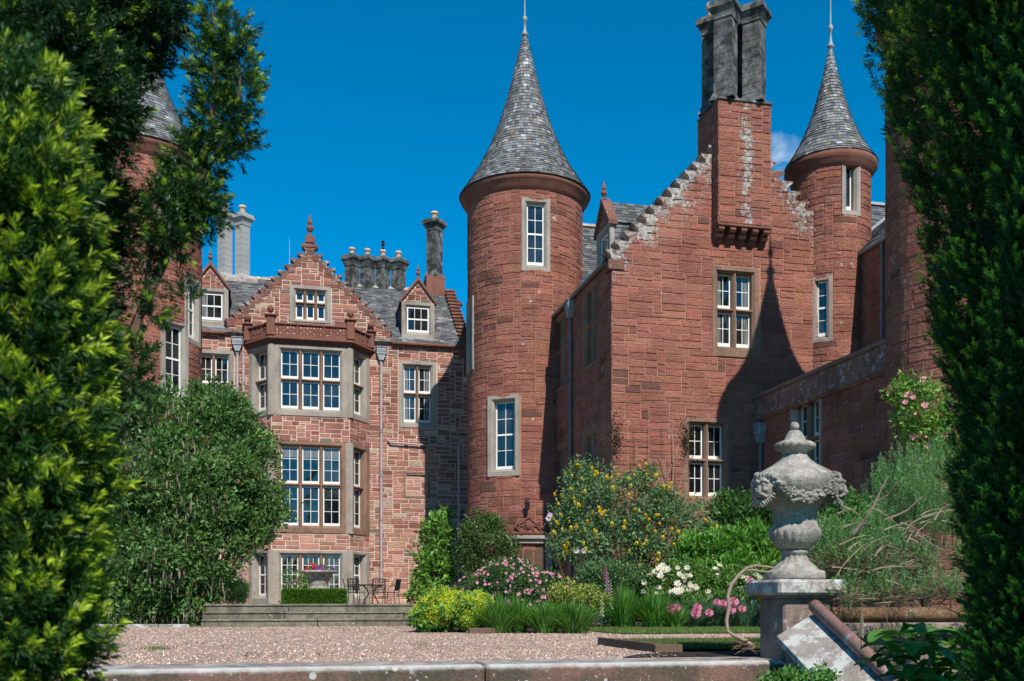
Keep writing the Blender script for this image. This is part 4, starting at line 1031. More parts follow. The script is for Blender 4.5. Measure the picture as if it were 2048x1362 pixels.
# the urn
ucx, ucy, uz = XP0+.25, YP0+.25, -.9+1.67
U = empty('garden_urn', (ucx, ucy, uz), 'large lidded grey stone urn with flower garlands and ball finial on the pedestal', 'urn')
k = .00192
def ur(rows): return [(r*k, (852-y)*k) for y, r in rows]
def gad(r, z, a): return r
body = ur([(700, 60), (690, 76), (672, 98), (655, 113), (635, 124), (618, 129), (603, 129), (592, 124), (584, 116), (575, 113), (565, 110), (545, 107), (520, 108), (495, 113), (470, 132), (450, 160), (430, 184), (405, 203), (380, 213), (360, 217), (348, 217), (342, 213), (330, 205), (318, 196), (305, 180), (292, 158), (278, 132), (262, 106), (245, 84), (228, 68), (212, 60)])
mb = MB()
zl0, zl1 = (700-0, 0), 0
def gadroon(r, z, a):
    y = 852-z/k
    if 585 < y < 700: return r*(1+.045*(abs(math.sin(a*10))-.5)*min(1, (y-585)/20, (700-y)/15))
    return r*(1+.006*math.sin(a*3+z*9))
mb.lathe(body, (0, 0, 0), 120, gadroon); mb.build('body', M['urn'], U, True)
mb = MB(); mb.lathe(ur([(852, 150), (838, 152), (812, 150), (806, 146), (800, 118), (792, 112), (784, 104), (772, 88), (755, 70), (735, 60), (722, 58), (716, 68), (704, 70), (698, 60)]), (0, 0, 0), 96, lambda r, z, a: r*(1+(.05*math.sin(a*14) if .12 < z < .25 else 0))); mb.build('foot', M['urn'], U, True)
mb = MB()
mb.lathe(ur([(214, 60), (206, 62), (200, 62), (194, 72), (186, 88), (178, 98), (168, 101), (160, 98), (152, 86), (146, 70), (140, 52), (128, 48), (112, 40), (98, 32), (90, 24), (88, 10)]), (0, 0, 0), 96, lambda r, z, a: r*(1+(.07*abs(math.sin(a*8))-.03 if (852-z/k) > 150 and (852-z/k) < 196 else .07*abs(math.sin(a*5))-.03 if (852-z/k) > 95 and (852-z/k) < 150 else 0)))
lid = mb.build('lid', M['urn'], U, True)
mb = MB(); mb.ball((0, 0, (852-68)*k), 23*k, 20); mb.build('ball_finial', M['urn'], lid, True)
rd = random.Random(21)
def up(a, rr, z): return Vector((rr*k*math.sin(a), -rr*k*math.cos(a), z))
def rosette(mb, c, r, a):
    n = Vector((math.sin(a), -math.cos(a), 0)); t = Vector((math.cos(a), math.sin(a), 0)); z = Vector((0, 0, 1))
    mb.ball(c+n*r*.25, r*.30, 8)
    for ring, (m_, rr, pr) in enumerate(((5, .45, .33), (7, .82, .36))):
        for q in range(m_):
            b = 2*PI*q/m_+ring; mb.ball(c+(t*math.cos(b)+z*math.sin(b))*r*rr+n*r*(.12-.12*ring), r*pr, 8, (.9, .9, .9))
# head azimuths where masks sit; garlands swag between them
heads = [R(-72), R(48), R(168)]
fz = lambda y: (852-y)*k
for i, h0 in enumerate(heads):
    mb = MB(); h1 = h0+R(120)
    for q in range(27):
        t = q/26; a = h0+R(14)+(h1-h0-R(28))*t; sag = 1-(2*t-1)**2; y = 345+105*sag; rad = 205-20*sag+6*math.sin(q*2.1)
        if q % 5 == 2: rosette(mb, up(a, rad+10, fz(y+rd.uniform(-6, 6))), .052*rd.uniform(.9, 1.15), a)
        else:
            for j in range(5):
                b = a+rd.uniform(-.09, .09); mb.ball(up(b, rad+rd.uniform(-4, 9), fz(y+rd.uniform(-24, 24))), rd.uniform(.018, .034), 8, (rd.uniform(.8, 1.4), rd.uniform(.8, 1.3), rd.uniform(.6, 1.1)))
    mb.build('garland', M['urn'], U, True)
    # bearded mask with brow, eyes, nose, moustache and curling beard
    mb = MB(); n = Vector((math.sin(h0), -math.cos(h0), 0)); t = Vector((math.cos(h0), math.sin(h0), 0)); Z = Vector((0, 0, 1))
    c = up(h0, 195, fz(395))
    def hp(a_, b_, d_): return c+t*a_+Z*b_+n*d_
    mb.ball(hp(0, .01, .0), .10, 16, (1, 1, 1.25))
    mb.ball(hp(0, -.015, .10), .026, 10, (.8, .8, 1.5)); mb.ball(hp(0, -.04, .108), .028, 10, (1, 1, .8))
    for s_ in (-1, 1):
        mb.tube([hp(s_*.012, .05, .088), hp(s_*.045, .068, .085), hp(s_*.08, .045, .055)], [.016, .018, .010], 8)
        mb.ball(hp(s_*.038, .03, .084), .015, 10); mb.ball(hp(s_*.05, -.02, .070), .032, 10)
        mb.tube([hp(0, -.06, .105), hp(s_*.035, -.065, .095), hp(s_*.07, -.09, .07), hp(s_*.085, -.075, .055)], [.016, .017, .013, .007], 8)
        for j in range(5): mb.torus(hp(s_*(.02+.017*j), -.10-.012*(4-j)*1.2, .075-.008*j), .020, .011, t*s_, Z, 10, 6, .85)
        for j in range(6): mb.torus(hp(s_*(.085+.01*math.sin(j)), .10-.035*j, .03-.006*j), .022, .012, t*s_, Z, 10, 6, .9)
    mb.tube([hp(-.022, -.082, .092), hp(0, -.088, .098), hp(.022, -.082, .092)], .009, 8)
    for j in range(4): mb.torus(hp(-.036+.024*j, -.165+.01*abs(j-1.5), .045), .02, .012, t, Z, 10, 6, .8)
    for j in range(5): mb.tube([hp(-.07+.035*j, .09, .05), hp(-.08+.04*j, .135, .035), hp(-.09+.045*j, .15, .0)], [.016, .022, .012], 8)
    mb.build('mask', M['urn'], U, True)

# sloping slab with its roll, falling towards the lower ground
SB = empty('stair_coping', (4.85, 8.3, -.9), 'pale lichened sloping stone coping with a rounded roll, descending from the pedestal', 'coping')
d0 = Vector((0, -1, -.485)); o0 = Vector((-.0, .12, 1.40))
SX = lambda p, t, q: (p, .12-t, q-t*.485)
mb = MB(); mb.prism([(-.37, 1.08), (-.37, 1.14), (-.02, 1.33), (.10, 1.36), (.10, .9), (-.30, 1.02)], 0, 3.0, SX); mb.build('slab', M['slab'], SB)
mb = MB(); mb.tube([(.02, .13, 1.42), (.02, -2.9, 1.42-3.03*.485)], .062, 20); mb.build('roll', M['ochre_pink'], SB, True)
mb = MB(); mb.prism([(-.28, -3), (-.28, 1.06), (.09, 1.2), (.09, -3)], 0, 3.0, lambda p, t, q: (p, .12-t, max(0, q-t*.485) if q > 0 else 0)); mb.build('stair_wall', M['pedestal'], SB)
# higher wall to the right of the pedestal
HW = empty('retaining_wall', (9, 9, -1.1), 'taller stone retaining wall with ochre roll, right of the pedestal beneath the rosemary', 'wall')
mb = MB(); mb.bbox(XP0+.6-9, .0, 0, 8, .5, 1.32, .03); mb.build('wall_face', M['pedestal'], HW)
mb = MB(); mb.bbox(XP0+.5-9, -.10, 1.30, 8, .5, 1.46, .03); mb.build('coping_band', M['pedestal'], HW)
mb = MB(); mb.tube([(XP0+.5-9, -.06, 1.53), (8, -.06, 1.53)], .075, 16); mb.build('roll', M['ochre'], HW, True)

# ================================================================== foliage
def norm(a): return a/np.maximum(np.linalg.norm(a, axis=1, keepdims=True), 1e-9)
def leafmesh(name, P, D, L, W, C, mat, parent=None, fold=.25, droop=0.0):
    n = len(P); D = norm(D); S = norm(np.cross(D, rng.normal(size=(n, 3)))); N = np.cross(S, D)
    L = L[:, None]; W = W[:, None]
    mid = P+D*L*.45
    tip = P+D*L; tip[:, 2] -= droop*L[:, 0]
    V = np.stack([P, mid-S*W/2+N*W*fold, tip, mid+S*W/2+N*W*fold], 1).reshape(-1, 3)
    F = np.arange(n*4).reshape(n, 4); Cc = np.repeat(C, 4, 0)
    return npmesh(name, V, F, Cc, mat, parent)
def pal(n, lo, hi, extra=None, frac=0.0, var=.18):
    t = rng.random((n, 1)); c = np.array(lo)*(1-t)+np.array(hi)*t
    if extra is not None: m = rng.random(n) < frac; c[m] = np.array(extra)
    return c*(1+rng.uniform(-var, var, (n, 1)))
def shell(blobs, n, lo=.55, hi=1.04, front=None):
    """points near the surfaces of overlapping ellipsoids, with outward directions; blobs = [(c, r)]"""
    A = np.array([b[1][0]*b[1][1]+b[1][1]*b[1][2]+b[1][0]*b[1][2] for b in blobs]); pr = A/A.sum()
    out_p, out_d = [], []; got = 0
    while got < n:
        m = int((n-got)*1.6)+20; idx = rng.choice(len(blobs), m, p=pr)
        c = np.array([blobs[i][0] for i in idx], float); r = np.array([blobs[i][1] for i in idx], float)
        d = norm(rng.normal(size=(m, 3))); rad = (lo+(hi-lo)*rng.random((m, 1))**.55)
        p = c+d*r*rad; nd = norm(d/r)
        keep = np.ones(m, bool)
        for (bc, br) in blobs:
            q = np.linalg.norm((p-np.array(bc))/np.array(br), axis=1); keep &= q > lo*.85
        if front is not None: keep &= (nd @ np.array(front)) > rng.uniform(-.6, .0, m)
        keep &= p[:, 2] > -1.05
        out_p.append(p[keep]); out_d.append(nd[keep]); got += keep.sum()
    return np.vstack(out_p)[:n], np.vstack(out_d)[:n]
def lumps(blobs, k, amp=.35, size=.33):
    """add smaller bulges over the big blobs so the outline is uneven"""
    out = list(blobs)
    for c, r in blobs:
        for _ in range(k):
            d = rng.normal(size=3); d /= np.linalg.norm(d); s_ = size*rng.uniform(.7, 1.3)
            out.append((tuple(np.array(c)+d*np.array(r)*(1-.3*s_+rng.uniform(-.1, amp)*.4)), tuple(np.array(r)*s_*rng.uniform(.8, 1.25, 3))))
    for c, r in blobs:      # short leading sprays that break the outline
        for _ in range(k):
            d = rng.normal(size=3); d /= np.linalg.norm(d); s_ = .15*rng.uniform(.6, 1.4)
            out.append((tuple(np.array(c)+d*np.array(r)*rng.uniform(.98, 1.16)), tuple(np.full(3, float(np.mean(r)))*s_*rng.uniform(.7, 1.3, 3))))
    return out
def clumped(blobs, nc, per, spread, leafL, leafW, lo, hi, up=.3, rad=.7, extra=None, frac=0, cvar=.22, lo_r=.5, front=None, outw=.8):
    Pc, Dc = shell(blobs, nc, lo_r, 1.04, front)
    P = np.repeat(Pc, per, 0)+rng.normal(size=(nc*per, 3))*spread; D = np.repeat(Dc, per, 0)*outw+rng.normal(size=(nc*per, 3))*rad; D[:, 2] += up
    n = nc*per; L = leafL*rng.uniform(.6, 1.3, n); W = leafW*rng.uniform(.7, 1.25, n)
    ck = np.repeat(rng.uniform(1-cvar, 1+cvar, (nc, 1)), per, 0); t = np.repeat(rng.random((nc, 1)), per, 0)*.6+rng.random((n, 1))*.4
    C = (np.array(lo)*(1-t)+np.array(hi)*t)*ck
    if extra is not None: m = rng.random(n) < frac; C[m] = np.array(extra)*rng.uniform(.8, 1.2, (m.sum(), 1))
    return P, D, L, W, C*1.45
def rootat(px, d, z=0.0):
    rx, ry = ray(px); return (rx*d, ry*d, z)
def blob(px, py, d, rpx, rpy, dep=None):
    p = at(px, py, d); k_ = d/1991.0; return (tuple(p), (rpx*k_, dep if dep else rpx*k_, rpy*k_))
def rel(blobs, root): return [(tuple(np.array(c)-np.array(root)), r) for c, r in blobs]
def stems(parent, base, tips, r0, r1=.3, m='bark', name='stem', bend=.15, seg=5):
    rd = random.Random(len(tips)+int(r0*1000)); mb = MB()
    base = Vector(base)
    for t in tips:
        t = Vector(t); mid = base.lerp(t, .5)+Vector((rd.uniform(-1, 1), rd.uniform(-1, 1), rd.uniform(-.3, .6)))*(t-base).length*bend
        pts = []
        for q in range(7):
            s_ = q/6; pts.append(base*(1-s_)**2+mid*2*s_*(1-s_)+t*s_*s_)
        mb.tube(pts, [r0*(1-s_/6*(1-r1)) for s_ in range(7)], seg)
    return mb.build(name, M[m], parent)
def bush(name, label, cat, root, blobs, nc, per, spread, L, W, lo, hi, mat='leaf', fold=.25, nst=8, r0=.02, lump=6, group=None, stem_m='bark', part='foliage', **kw):
    o = empty(name, root, label, cat, group); rb = rel(blobs, root); bl = lumps(rb, lump) if lump else rb
    P, D, LL, WW, C = clumped(bl, nc, per, spread, L, W, lo, hi, **kw)
    leafmesh(part, P, D, LL, WW, C, M[mat], o, fold)
    if nst:
        tips = []
        for q in range(nst):
            c, r = bl[rng.integers(len(bl))]; tips.append(tuple(np.array(c)+rng.normal(size=3)*np.array(r)*.35))
        stems(o, (0, 0, 0), tips, r0, m=stem_m)
    return o, bl
def blossom_mesh(r, petals, col, col2, rows=2, cup=.5):
    mb = MB(); mb.usec = True; rd = random.Random(int(r*1000)+petals)
    for ring in range(rows):
        rr = r*(1-.32*ring); tilt = cup+ring*.35
        for q in range(petals):
            a = 2*PI*(q+.5*ring)/petals+rd.uniform(-.15, .15); w_ = PI/petals*1.25
            kk = rd.uniform(.85, 1.1); mb.col = tuple(x*kk for x in lerp3(col, col2, rd.random()))+(0,)
            p = lambda rho, an, h: (rho*math.cos(an), rho*math.sin(an), h)
            i = mb.V([(0, 0, .0), p(rr*.65, a-w_, rr*tilt*.35), p(rr, a, rr*tilt), p(rr*.65, a+w_, rr*tilt*.35)]); mb.F(i, i+1, i+2, i+3)
    return mb
def place_parts(parent, name, mb, mat, P, D, smin=.75, smax=1.2, label=None):
    """first one is built, the others copy it; the first 100 are parts, any rest becomes one stuff part"""
    proto = mb.build(name, M[mat], parent); objs = []
    for i in range(min(len(P), 100)):
        o = proto if i == 0 else proto.copy()
        if i: COL.objects.link(o); o.parent = parent
        o.location = tuple(P[i]); o.rotation_euler = Vector(D[i]).to_track_quat('Z', 'Y').to_euler(); s_ = random.uniform(smin, smax); o.scale = (s_, s_, s_)
        objs.append(o)
    if len(P) > 100:
        m2 = MB(); m2.usec = True; base = np.array(mb.v)
        for i in range(100, len(P)):
            mt = Vector(D[i]).to_track_quat('Z', 'Y').to_matrix(); s_ = random.uniform(smin, smax)
            off = len(m2.v)
            for v, c in zip(mb.v, mb.c): m2.v.append(tuple(mt @ Vector(v)*s_+Vector(P[i]))); m2.c.append(c)
            for f in mb.f: m2.f.append(tuple(off+x for x in f)); m2.mi.append(0)
        r = m2.build(name+'s', M[mat], parent); r['kind'] = 'stuff'
    return objs

CAMF = (-.3, -.9, .3)
def facing(P, D, n, lo=.2):
    s_ = D @ np.array([-.27, -.93, .25]); idx = np.where(s_ > lo)[0]; idx = rng.permutation(idx)[:n]; return P[idx], D[idx]

# ---- the big dark evergreen shrub with hanging tassels
root = rootat(370, 24.6, 0)
G_B = [blob(250, 1180, 23.0, 60, 70, .6), blob(300, 1130, 23.4, 80, 80, .8), blob(330, 1000, 24, 100, 130, 1.2), blob(230, 1000, 24.2, 40, 120, .8), blob(400, 990, 24.4, 105, 115, 1.3), blob(385, 1215, 22.9, 26, 26, .25), blob(300, 930, 24.6, 88, 130, 1.1), blob(420, 900, 25.2, 100, 110, 1.3), blob(340, 840, 25, 80, 66, 1.0), blob(470, 960, 25.0, 84, 120, 1.2), blob(330, 1080, 24.2, 110, 130, 1.2), blob(440, 1080, 24.4, 60, 100, 1.1),
       blob(285, 1170, 23.9, 82, 78, .7), blob(335, 1195, 23.8, 50, 50, .5), blob(520, 1010, 25, 48, 50, .9), blob(240, 1080, 24.4, 45, 150, .9), blob(440, 860, 25, 76, 56, .9), blob(525, 885, 25.2, 22, 28, .4), blob(500, 1075, 24.8, 42, 34, .6)]
gs, gb = bush('evergreen_shrub', 'huge dark evergreen shrub hung with dry grey-brown tassels, left of the terrace steps', 'shrub', root, G_B, 4300, 17, .095, .145, .060, (.026, .060, .016), (.095, .185, .045), mat='gloss_leaf', fold=.22, nst=34, r0=.06, lump=9, up=.35, rad=.75, cvar=.35, lo_r=.45, front=(-.15, -.95, .2), extra=(.19, .10, .04), frac=.02)
Pt, Dt = shell(gb, 1700, .92, 1.05, (-.1, -1, .1)); msk = (Pt[:, 0] < .1+rng.normal(size=len(Pt))*.7); Pt = Pt[msk]
cl = Pt[rng.integers(len(Pt), size=80)]; Pt = cl[rng.integers(80, size=1100)]+np.array([-.02, -.10, 0])+rng.normal(size=(1100, 3))*np.array([.20, .12, .16])
n = len(Pt); leafmesh('dry_tassels', Pt, np.tile([0.0, -.1, -1.0], (n, 1))+rng.normal(size=(n, 3))*.06, rng.uniform(.12, .38, n), np.full(n, .03), pal(n, (.12, .095, .07), (.27, .22, .17)), M['leaf'], gs)['kind'] = 'stuff'

# ---- climbing and wall shrubs
bush('wall_shrub', 'tall narrow bright green leafy shrub against the pink wall, left of the middle tower', 'shrub', rootat(868, 38, .5),
     [blob(872, 1075, 38, 26, 42), blob(862, 1150, 38, 30, 36), blob(878, 1125, 38.4, 34, 50, .6), blob(846, 1185, 37.6, 26, 24), blob(890, 1050, 38.6, 14, 22), blob(852, 1110, 38, 16, 16)], 330, 10, .10, .24, .10, (.05, .12, .018), (.14, .27, .04), nst=10, r0=.035, lump=5, up=.3, cvar=.3)
bush('climbing_rose', 'dark green climber over the corner beside the tower doorway', 'climber', rootat(965, 33, .5),
     [blob(958, 1062, 32.7, 36, 30, .6), blob(975, 1095, 32.6, 44, 34, .7), blob(940, 1110, 32.6, 26, 40, .5), blob(1015, 1100, 32.6, 20, 24, .4), blob(990, 1055, 32.8, 20, 16, .4)], 700, 13, .09, .11, .05, (.018, .045, .012), (.07, .13, .03), nst=12, r0=.03, lump=7, up=.05, extra=(.13, .06, .035), frac=.05, cvar=.35)
# ---- things on the terrace
bush('lavender_bush', 'soft green lavender mound on the terrace beside the left end of the steps', 'shrub', rootat(440, 24.8, .5),
     [blob(452, 1186, 25.0, 38, 20, .4), blob(418, 1190, 24.9, 26, 16, .3)], 420, 18, .04, .17, .012, (.05, .12, .035), (.13, .25, .07), nst=0, lump=4, up=1.2, rad=.35)
bush('terrace_rose', 'thin leafy rose with a few pink flowers beneath the basement bay window', 'plant', rootat(585, 38.5, .5), [blob(590, 1165, 38.5, 24, 26, .3), blob(612, 1160, 38.5, 14, 14, .3)], 90, 8, .10, .10, .06, (.04, .10, .02), (.11, .2, .04), nst=6, r0=.012, lump=3, extra=(.5, .2, .26), frac=.05)
bush('terrace_plant', 'grey-leaved upright plant against the wall left of the bay window', 'plant', rootat(478, 38, .5), [blob(478, 1180, 38, 16, 30, .3)], 80, 10, .10, .12, .03, (.035, .05, .02), (.09, .11, .05), nst=6, r0=.012, lump=3)
hg0, dh = onY(566, 34.0); hg1, _ = onY(692, 34.0)
HD = empty('box_hedge', ((hg0+hg1)/2, 34.4, .5), 'low neatly clipped bright green box hedge in front of the stone planter', 'hedge')
hw_, hd_, hh_ = (hg1-hg0)/2, .45, zz(1179, dh)-.5
n = 26000; a = rng.random((n, 3))*2-1; f = rng.integers(0, 3, n); dirs = np.zeros((n, 3))
a[f == 0, 1] = -1; dirs[f == 0, 1] = -1; a[f == 1, 2] = 1; dirs[f == 1, 2] = 1; m_ = f == 2; a[m_, 0] = np.sign(a[m_, 0]); dirs[m_, 0] = a[m_, 0]
Pq = np.stack([a[:, 0]*hw_, a[:, 1]*hd_, (a[:, 2]+1)/2*hh_], 1)+rng.normal(size=(n, 3))*.02
leafmesh('foliage', Pq-dirs*.03, dirs+rng.normal(size=(n, 3))*.6, rng.uniform(.04, .07, n), rng.uniform(.02, .035, n), pal(n, (.05, .13, .012), (.12, .25, .02)), M['leaf'], HD)
mb = MB(); mb.bbox(-hw_+.05, -hd_+.05, 0, hw_-.05, hd_-.05, hh_-.05, .05); mb.build('inner_twigs', M['turf'], HD)
# planter
rx, ry = ray(637); dpl = 36.2; pl_ = (rx*dpl, ry*dpl, .5); kz = dpl/1991.0
PL = empty('stone_planter', pl_, 'wide round grey stone planter with a rope rim, behind the box hedge', 'planter')
zt = zz(1143, dpl)-.5
mb = MB(); mb.lathe([(.50, 0), (.50, .12), (.40, .16), (.36, .3), (.30, zt-.72), (.38, zt-.66), (.38, zt-.60), (.33, zt-.56), (.36, zt-.5), (.38, zt-.35), (.42, zt-.22), (.50, zt-.12), (.60, zt-.05), (.655, zt), (.60, zt+.02), (.5, zt-.02), (.1, zt-.04)], (0, 0, 0), 48, lambda r, z, a: r*(1+(.02*math.sin(a*24) if z > zt-.06 and r > .55 else 0)))
mb.build('bowl', M['urn'], PL, True)
mb = MB(); mb.torus((0, 0, zt-.01), .64, .045, Vector((1, 0, 0)), Vector((0, 1, 0)), 48, 8); mb.build('rope_rim', M['urn'], PL)
FL = empty('planter_flowers', (pl_[0], pl_[1], .5+zt), 'red and violet bedding flowers growing in the stone planter', 'flowers')
P, D = shell([((0, 0, .02), (.42, .36, .2)), ((0, 0, .1), (.2, .2, .22))], 240, .7, 1.1); P[:, 2] = abs(P[:, 2]); leafmesh('foliage', P, D+rng.normal(size=P.shape)*.6, rng.uniform(.05, .1, 240), rng.uniform(.03, .05, 240), pal(240, (.05, .13, .02), (.16, .28, .04)), M['leaf'], FL)
P, D = shell([((-.15, 0, .06), (.36, .34, .2))], 34, .9, 1.15); P[:, 2] = abs(P[:, 2]); place_parts(FL, 'red_flower', blossom_mesh(.075, 5, (.55, .02, .03), (.7, .04, .08)), 'petal', P, D)
P, D = shell([((.16, 0, .03), (.42, .36, .16))], 34, .9, 1.15); P[:, 2] = abs(P[:, 2])-.02; place_parts(FL, 'violet_flower', blossom_mesh(.07, 5, (.22, .05, .42), (.35, .12, .6)), 'petal', P, D)
# table and chairs
dc = 38.2; rx, ry = ray(742); tb = (rx*dc, ry*dc, .5)
TB = empty('garden_table', tb, 'black metal garden table standing among the four lattice-backed chairs', 'table')
mb = MB(); mb.lathe([(.48, 0), (.50, .01), (.50, .03), (.48, .04)], (0, 0, .70), 32); mb.build('table_top', M['iron'], TB)
for q in range(4):
    a = PI/4+q*PI/2; c_, s_ = math.cos(a), math.sin(a); mb = MB()
    mb.tube([(.40*c_, .40*s_, 0), (.30*c_, .30*s_, .2), (.12*c_, .12*s_, .38), (.25*c_, .25*s_, .6), (.42*c_, .42*s_, .70)], .014, 6); mb.build('leg', M['iron'], TB)
def chair(loc, rz, label):
    c = empty('lattice_chair', loc, label, 'chair', 'lattice-backed chairs round the garden table', rz)
    mb = MB()
    for q in range(5): mb.box(-.22+q*.095, -.22, .435, -.165+q*.095, .22, .445); mb.box(-.22, -.22+q*.095, .447, .22, -.165+q*.095, .455)
    mb.tube([(-.23, -.23, .44), (.23, -.23, .44), (.23, .23, .44), (-.23, .23, .44), (-.23, -.23, .44)], .013, 6); mb.build('seat', M['iron'], c)
    mb = MB(); bx_ = lambda x, z: (x, .23+(z-.45)*.18, z)
    for q in range(6): mb.tube([bx_(-.20+q*.08, .5), bx_(-.20+q*.08, .93)], .016, 4)
    for q in range(5): mb.tube([bx_(-.24, .54+q*.09), bx_(.24, .54+q*.09)], .016, 4)
    mb.tube([bx_(-.24, .44), bx_(-.24, .92), bx_(-.2, .95), bx_(.2, .95), bx_(.24, .92), bx_(.24, .44)], .014, 6); mb.build('backrest', M['iron'], c)
    for sx in (-1, 1):
        for sy in (-1, 1):
            mb = MB(); mb.tube([(sx*.22, sy*.22, .44), (sx*.24, sy*.25, 0)], .014, 6); mb.build('leg', M['iron'], c)
        mb = MB(); mb.tube([(sx*.24, .26, .68), (sx*.25, -.05, .68), (sx*.24, -.2, .62), (sx*.23, -.22, .44)], .013, 6); mb.build('armrest', M['iron'], c)
    return c
R2 = Vector((math.cos(TH), -math.sin(TH), 0)); F2 = Vector((math.sin(TH), math.cos(TH), 0)); T0 = Vector(tb)
for (a, b, rz, lb) in ((-.72, -.15, PI/2+.15, 'black lattice-backed metal chair at the far left of the table'), (-.45, -.62, PI-.3, 'black lattice-backed metal chair front-left of the table, showing its whole back'),
                       (.38, -.6, PI+.15, 'black lattice-backed metal chair front-right of the table, showing its whole back'), (.76, .05, -PI/2-.25, 'black lattice-backed metal chair at the far right of the table')):
    chair(tuple(T0+R2*a+F2*b), rz-TH, lb)

# ---- right-hand border
root = rootat(1260, 25.2, .3)
PB_ = [blob(1180, 1010, 25.2, 55, 70, .8), blob(1260, 1020, 25.0, 75, 80, .9), blob(1340, 1060, 24.8, 66, 70, .8), blob(1220, 1100, 24.6, 90, 65, .8), blob(1160, 960, 25.4, 28, 34, .5), blob(1380, 1040, 24.9, 40, 38, .5), blob(1300, 1130, 24.4, 80, 50, .7), blob(1285, 960, 25.2, 35, 22, .5), blob(1130, 1080, 25, 26, 40, .5), blob(1410, 1075, 24.8, 26, 26, .4)]
pb, pbl = bush('pineapple_broom', 'large loose silvery green shrub covered with yellow flower spikes before the gabled wing', 'shrub', root, PB_, 2300, 9, .085, .105, .046, (.035, .075, .028), (.12, .20, .085), nst=36, r0=.028, lump=9, up=.25, rad=.9, cvar=.3, lo_r=.45, stem_m='pale_wood')
P, D = shell(pbl, 900, .98, 1.08); P, D = facing(P, D, 120, .25); D = D*.5+np.array([0, -.35, .7])
mb = MB(); mb.usec = True
for q in range(46):
    a = q*2.4; z = .12*q/46; rr = .026*(1-.4*q/46); mb.col = tuple(x*random.uniform(.85, 1.1) for x in (.85, .60, .03))+(0,); c = Vector((rr*math.cos(a), rr*math.sin(a), z)); o_ = Vector((math.cos(a), math.sin(a), .6))*.022; t_ = Vector((-math.sin(a), math.cos(a), 0))*.014
    mb.quad(c-t_, c+o_-t_*.6, c+o_+t_*.6, c+t_)
place_parts(pb, 'flower_spike', mb, 'petal', P, D, .55, 1.0)

root = rootat(1025, 22.3, 0)
KB = [blob(1020, 1180, 22, 85, 52, .9), blob(960, 1190, 21.8, 52, 42, .7), blob(1085, 1190, 21.8, 54, 44, .7), blob(1040, 1215, 21.3, 75, 36, .6), blob(1030, 1150, 22.2, 50, 26, .6)]
kr, kbl = bush('pink_rose_bush', 'broad dark rose bush smothered in small pink flowers, centre of the border', 'rose bush', root, KB, 1900, 13, .05, .055, .032, (.018, .052, .014), (.055, .115, .028), nst=16, r0=.02, lump=8, up=.3, rad=.9, cvar=.3)
P, D = shell(kbl, 2600, 1.0, 1.07); P, D = facing(P, D, 250, .15); mk = np.array([P[:, 2] > .15]).ravel(); P, D = P[mk], D[mk]
place_parts(kr, 'pink_blossom', blossom_mesh(.042, 5, (.62, .20, .33), (.78, .42, .52), 2, .35), 'petal', P, D*.6+np.array([-.1, -.5, .25]), .7, 1.25)

def white_rose(px, d, B_, label, nfl, sz=.05):
    root = rootat(px, d, 0)
    r_, b_ = bush('white_rose_bush', label, 'rose bush', root, B_, 620, 11, .05, .07, .042, (.035, .085, .018), (.10, .19, .035), nst=12, r0=.014, lump=7, up=.3, rad=.9, lo_r=.5, group='white rose bushes in the border')
    P, D = shell(b_, 900, 1.0, 1.12); P, D = facing(P, D, nfl*3, .2); ctr = P[:max(5, nfl//4)]; i_ = rng.integers(len(ctr), size=nfl)
    P2 = ctr[i_]+rng.normal(size=(nfl, 3))*.07; D2 = D[:len(ctr)][i_]
    place_parts(r_, 'white_blossom', blossom_mesh(sz, 7, (.72, .64, .56), (.82, .78, .72), 3, .55), 'petal', P2, D2*.6+np.array([-.1, -.6, .3]), .7, 1.3)
white_rose(1345, 21.6, [blob(1340, 1170, 21.6, 44, 40, .5), blob(1370, 1150, 21.6, 34, 30, .4), blob(1330, 1215, 21.4, 40, 28, .4)], 'white rose bush in full flower in the border, before the yellow-flowered shrub', 64, .075)
white_rose(1445, 21.9, [blob(1445, 1170, 21.9, 32, 26, .4), blob(1480, 1160, 21.9, 24, 22, .4), blob(1450, 1205, 21.6, 50, 30, .4)], 'white rose bush nearest the urn, with smaller cream clusters', 44, .065)
# laurels
bush('laurel_shrub', 'glossy bright green laurel behind the white roses, left of the urn', 'shrub', rootat(1460, 23.4, 0), [blob(1430, 1110, 23.4, 56, 46, .6), blob(1500, 1105, 23.5, 58, 48, .6), blob(1470, 1160, 23.1, 80, 56, .6), blob(1385, 1120, 23.2, 26, 40, .4)], 1250, 11, .06, .15, .045, (.03, .10, .012), (.11, .25, .03), mat='gloss_leaf', nst=10, r0=.02, lump=8, up=.7, rad=.6, cvar=.3)
bush('dark_laurel', 'dark evergreen shrub beneath the lower window of the gabled wing', 'shrub', rootat(1480, 25.6, .5), [blob(1470, 1035, 25.6, 50, 50, .6), blob(1520, 1040, 25.6, 40, 44, .5), blob(1480, 1085, 25.3, 55, 45, .6)], 850, 11, .07, .14, .05, (.014, .045, .010), (.05, .12, .022), mat='gloss_leaf', nst=8, r0=.02, lump=8, up=.5, cvar=.35)
bush('viburnum_shrub', 'mid-green shrub with long leaves behind the urn, right of it', 'shrub', rootat(1690, 20, .2), [blob(1670, 1030, 20, 55, 40, .6), blob(1700, 1070, 19.5, 60, 60, .6), blob(1650, 1100, 19.3, 50, 60, .6), blob(1610, 1060, 19.8, 30, 40, .5)], 800, 11, .06, .16, .05, (.03, .085, .02), (.09, .19, .045), nst=8, r0=.02, lump=7, up=.1, cvar=.3)
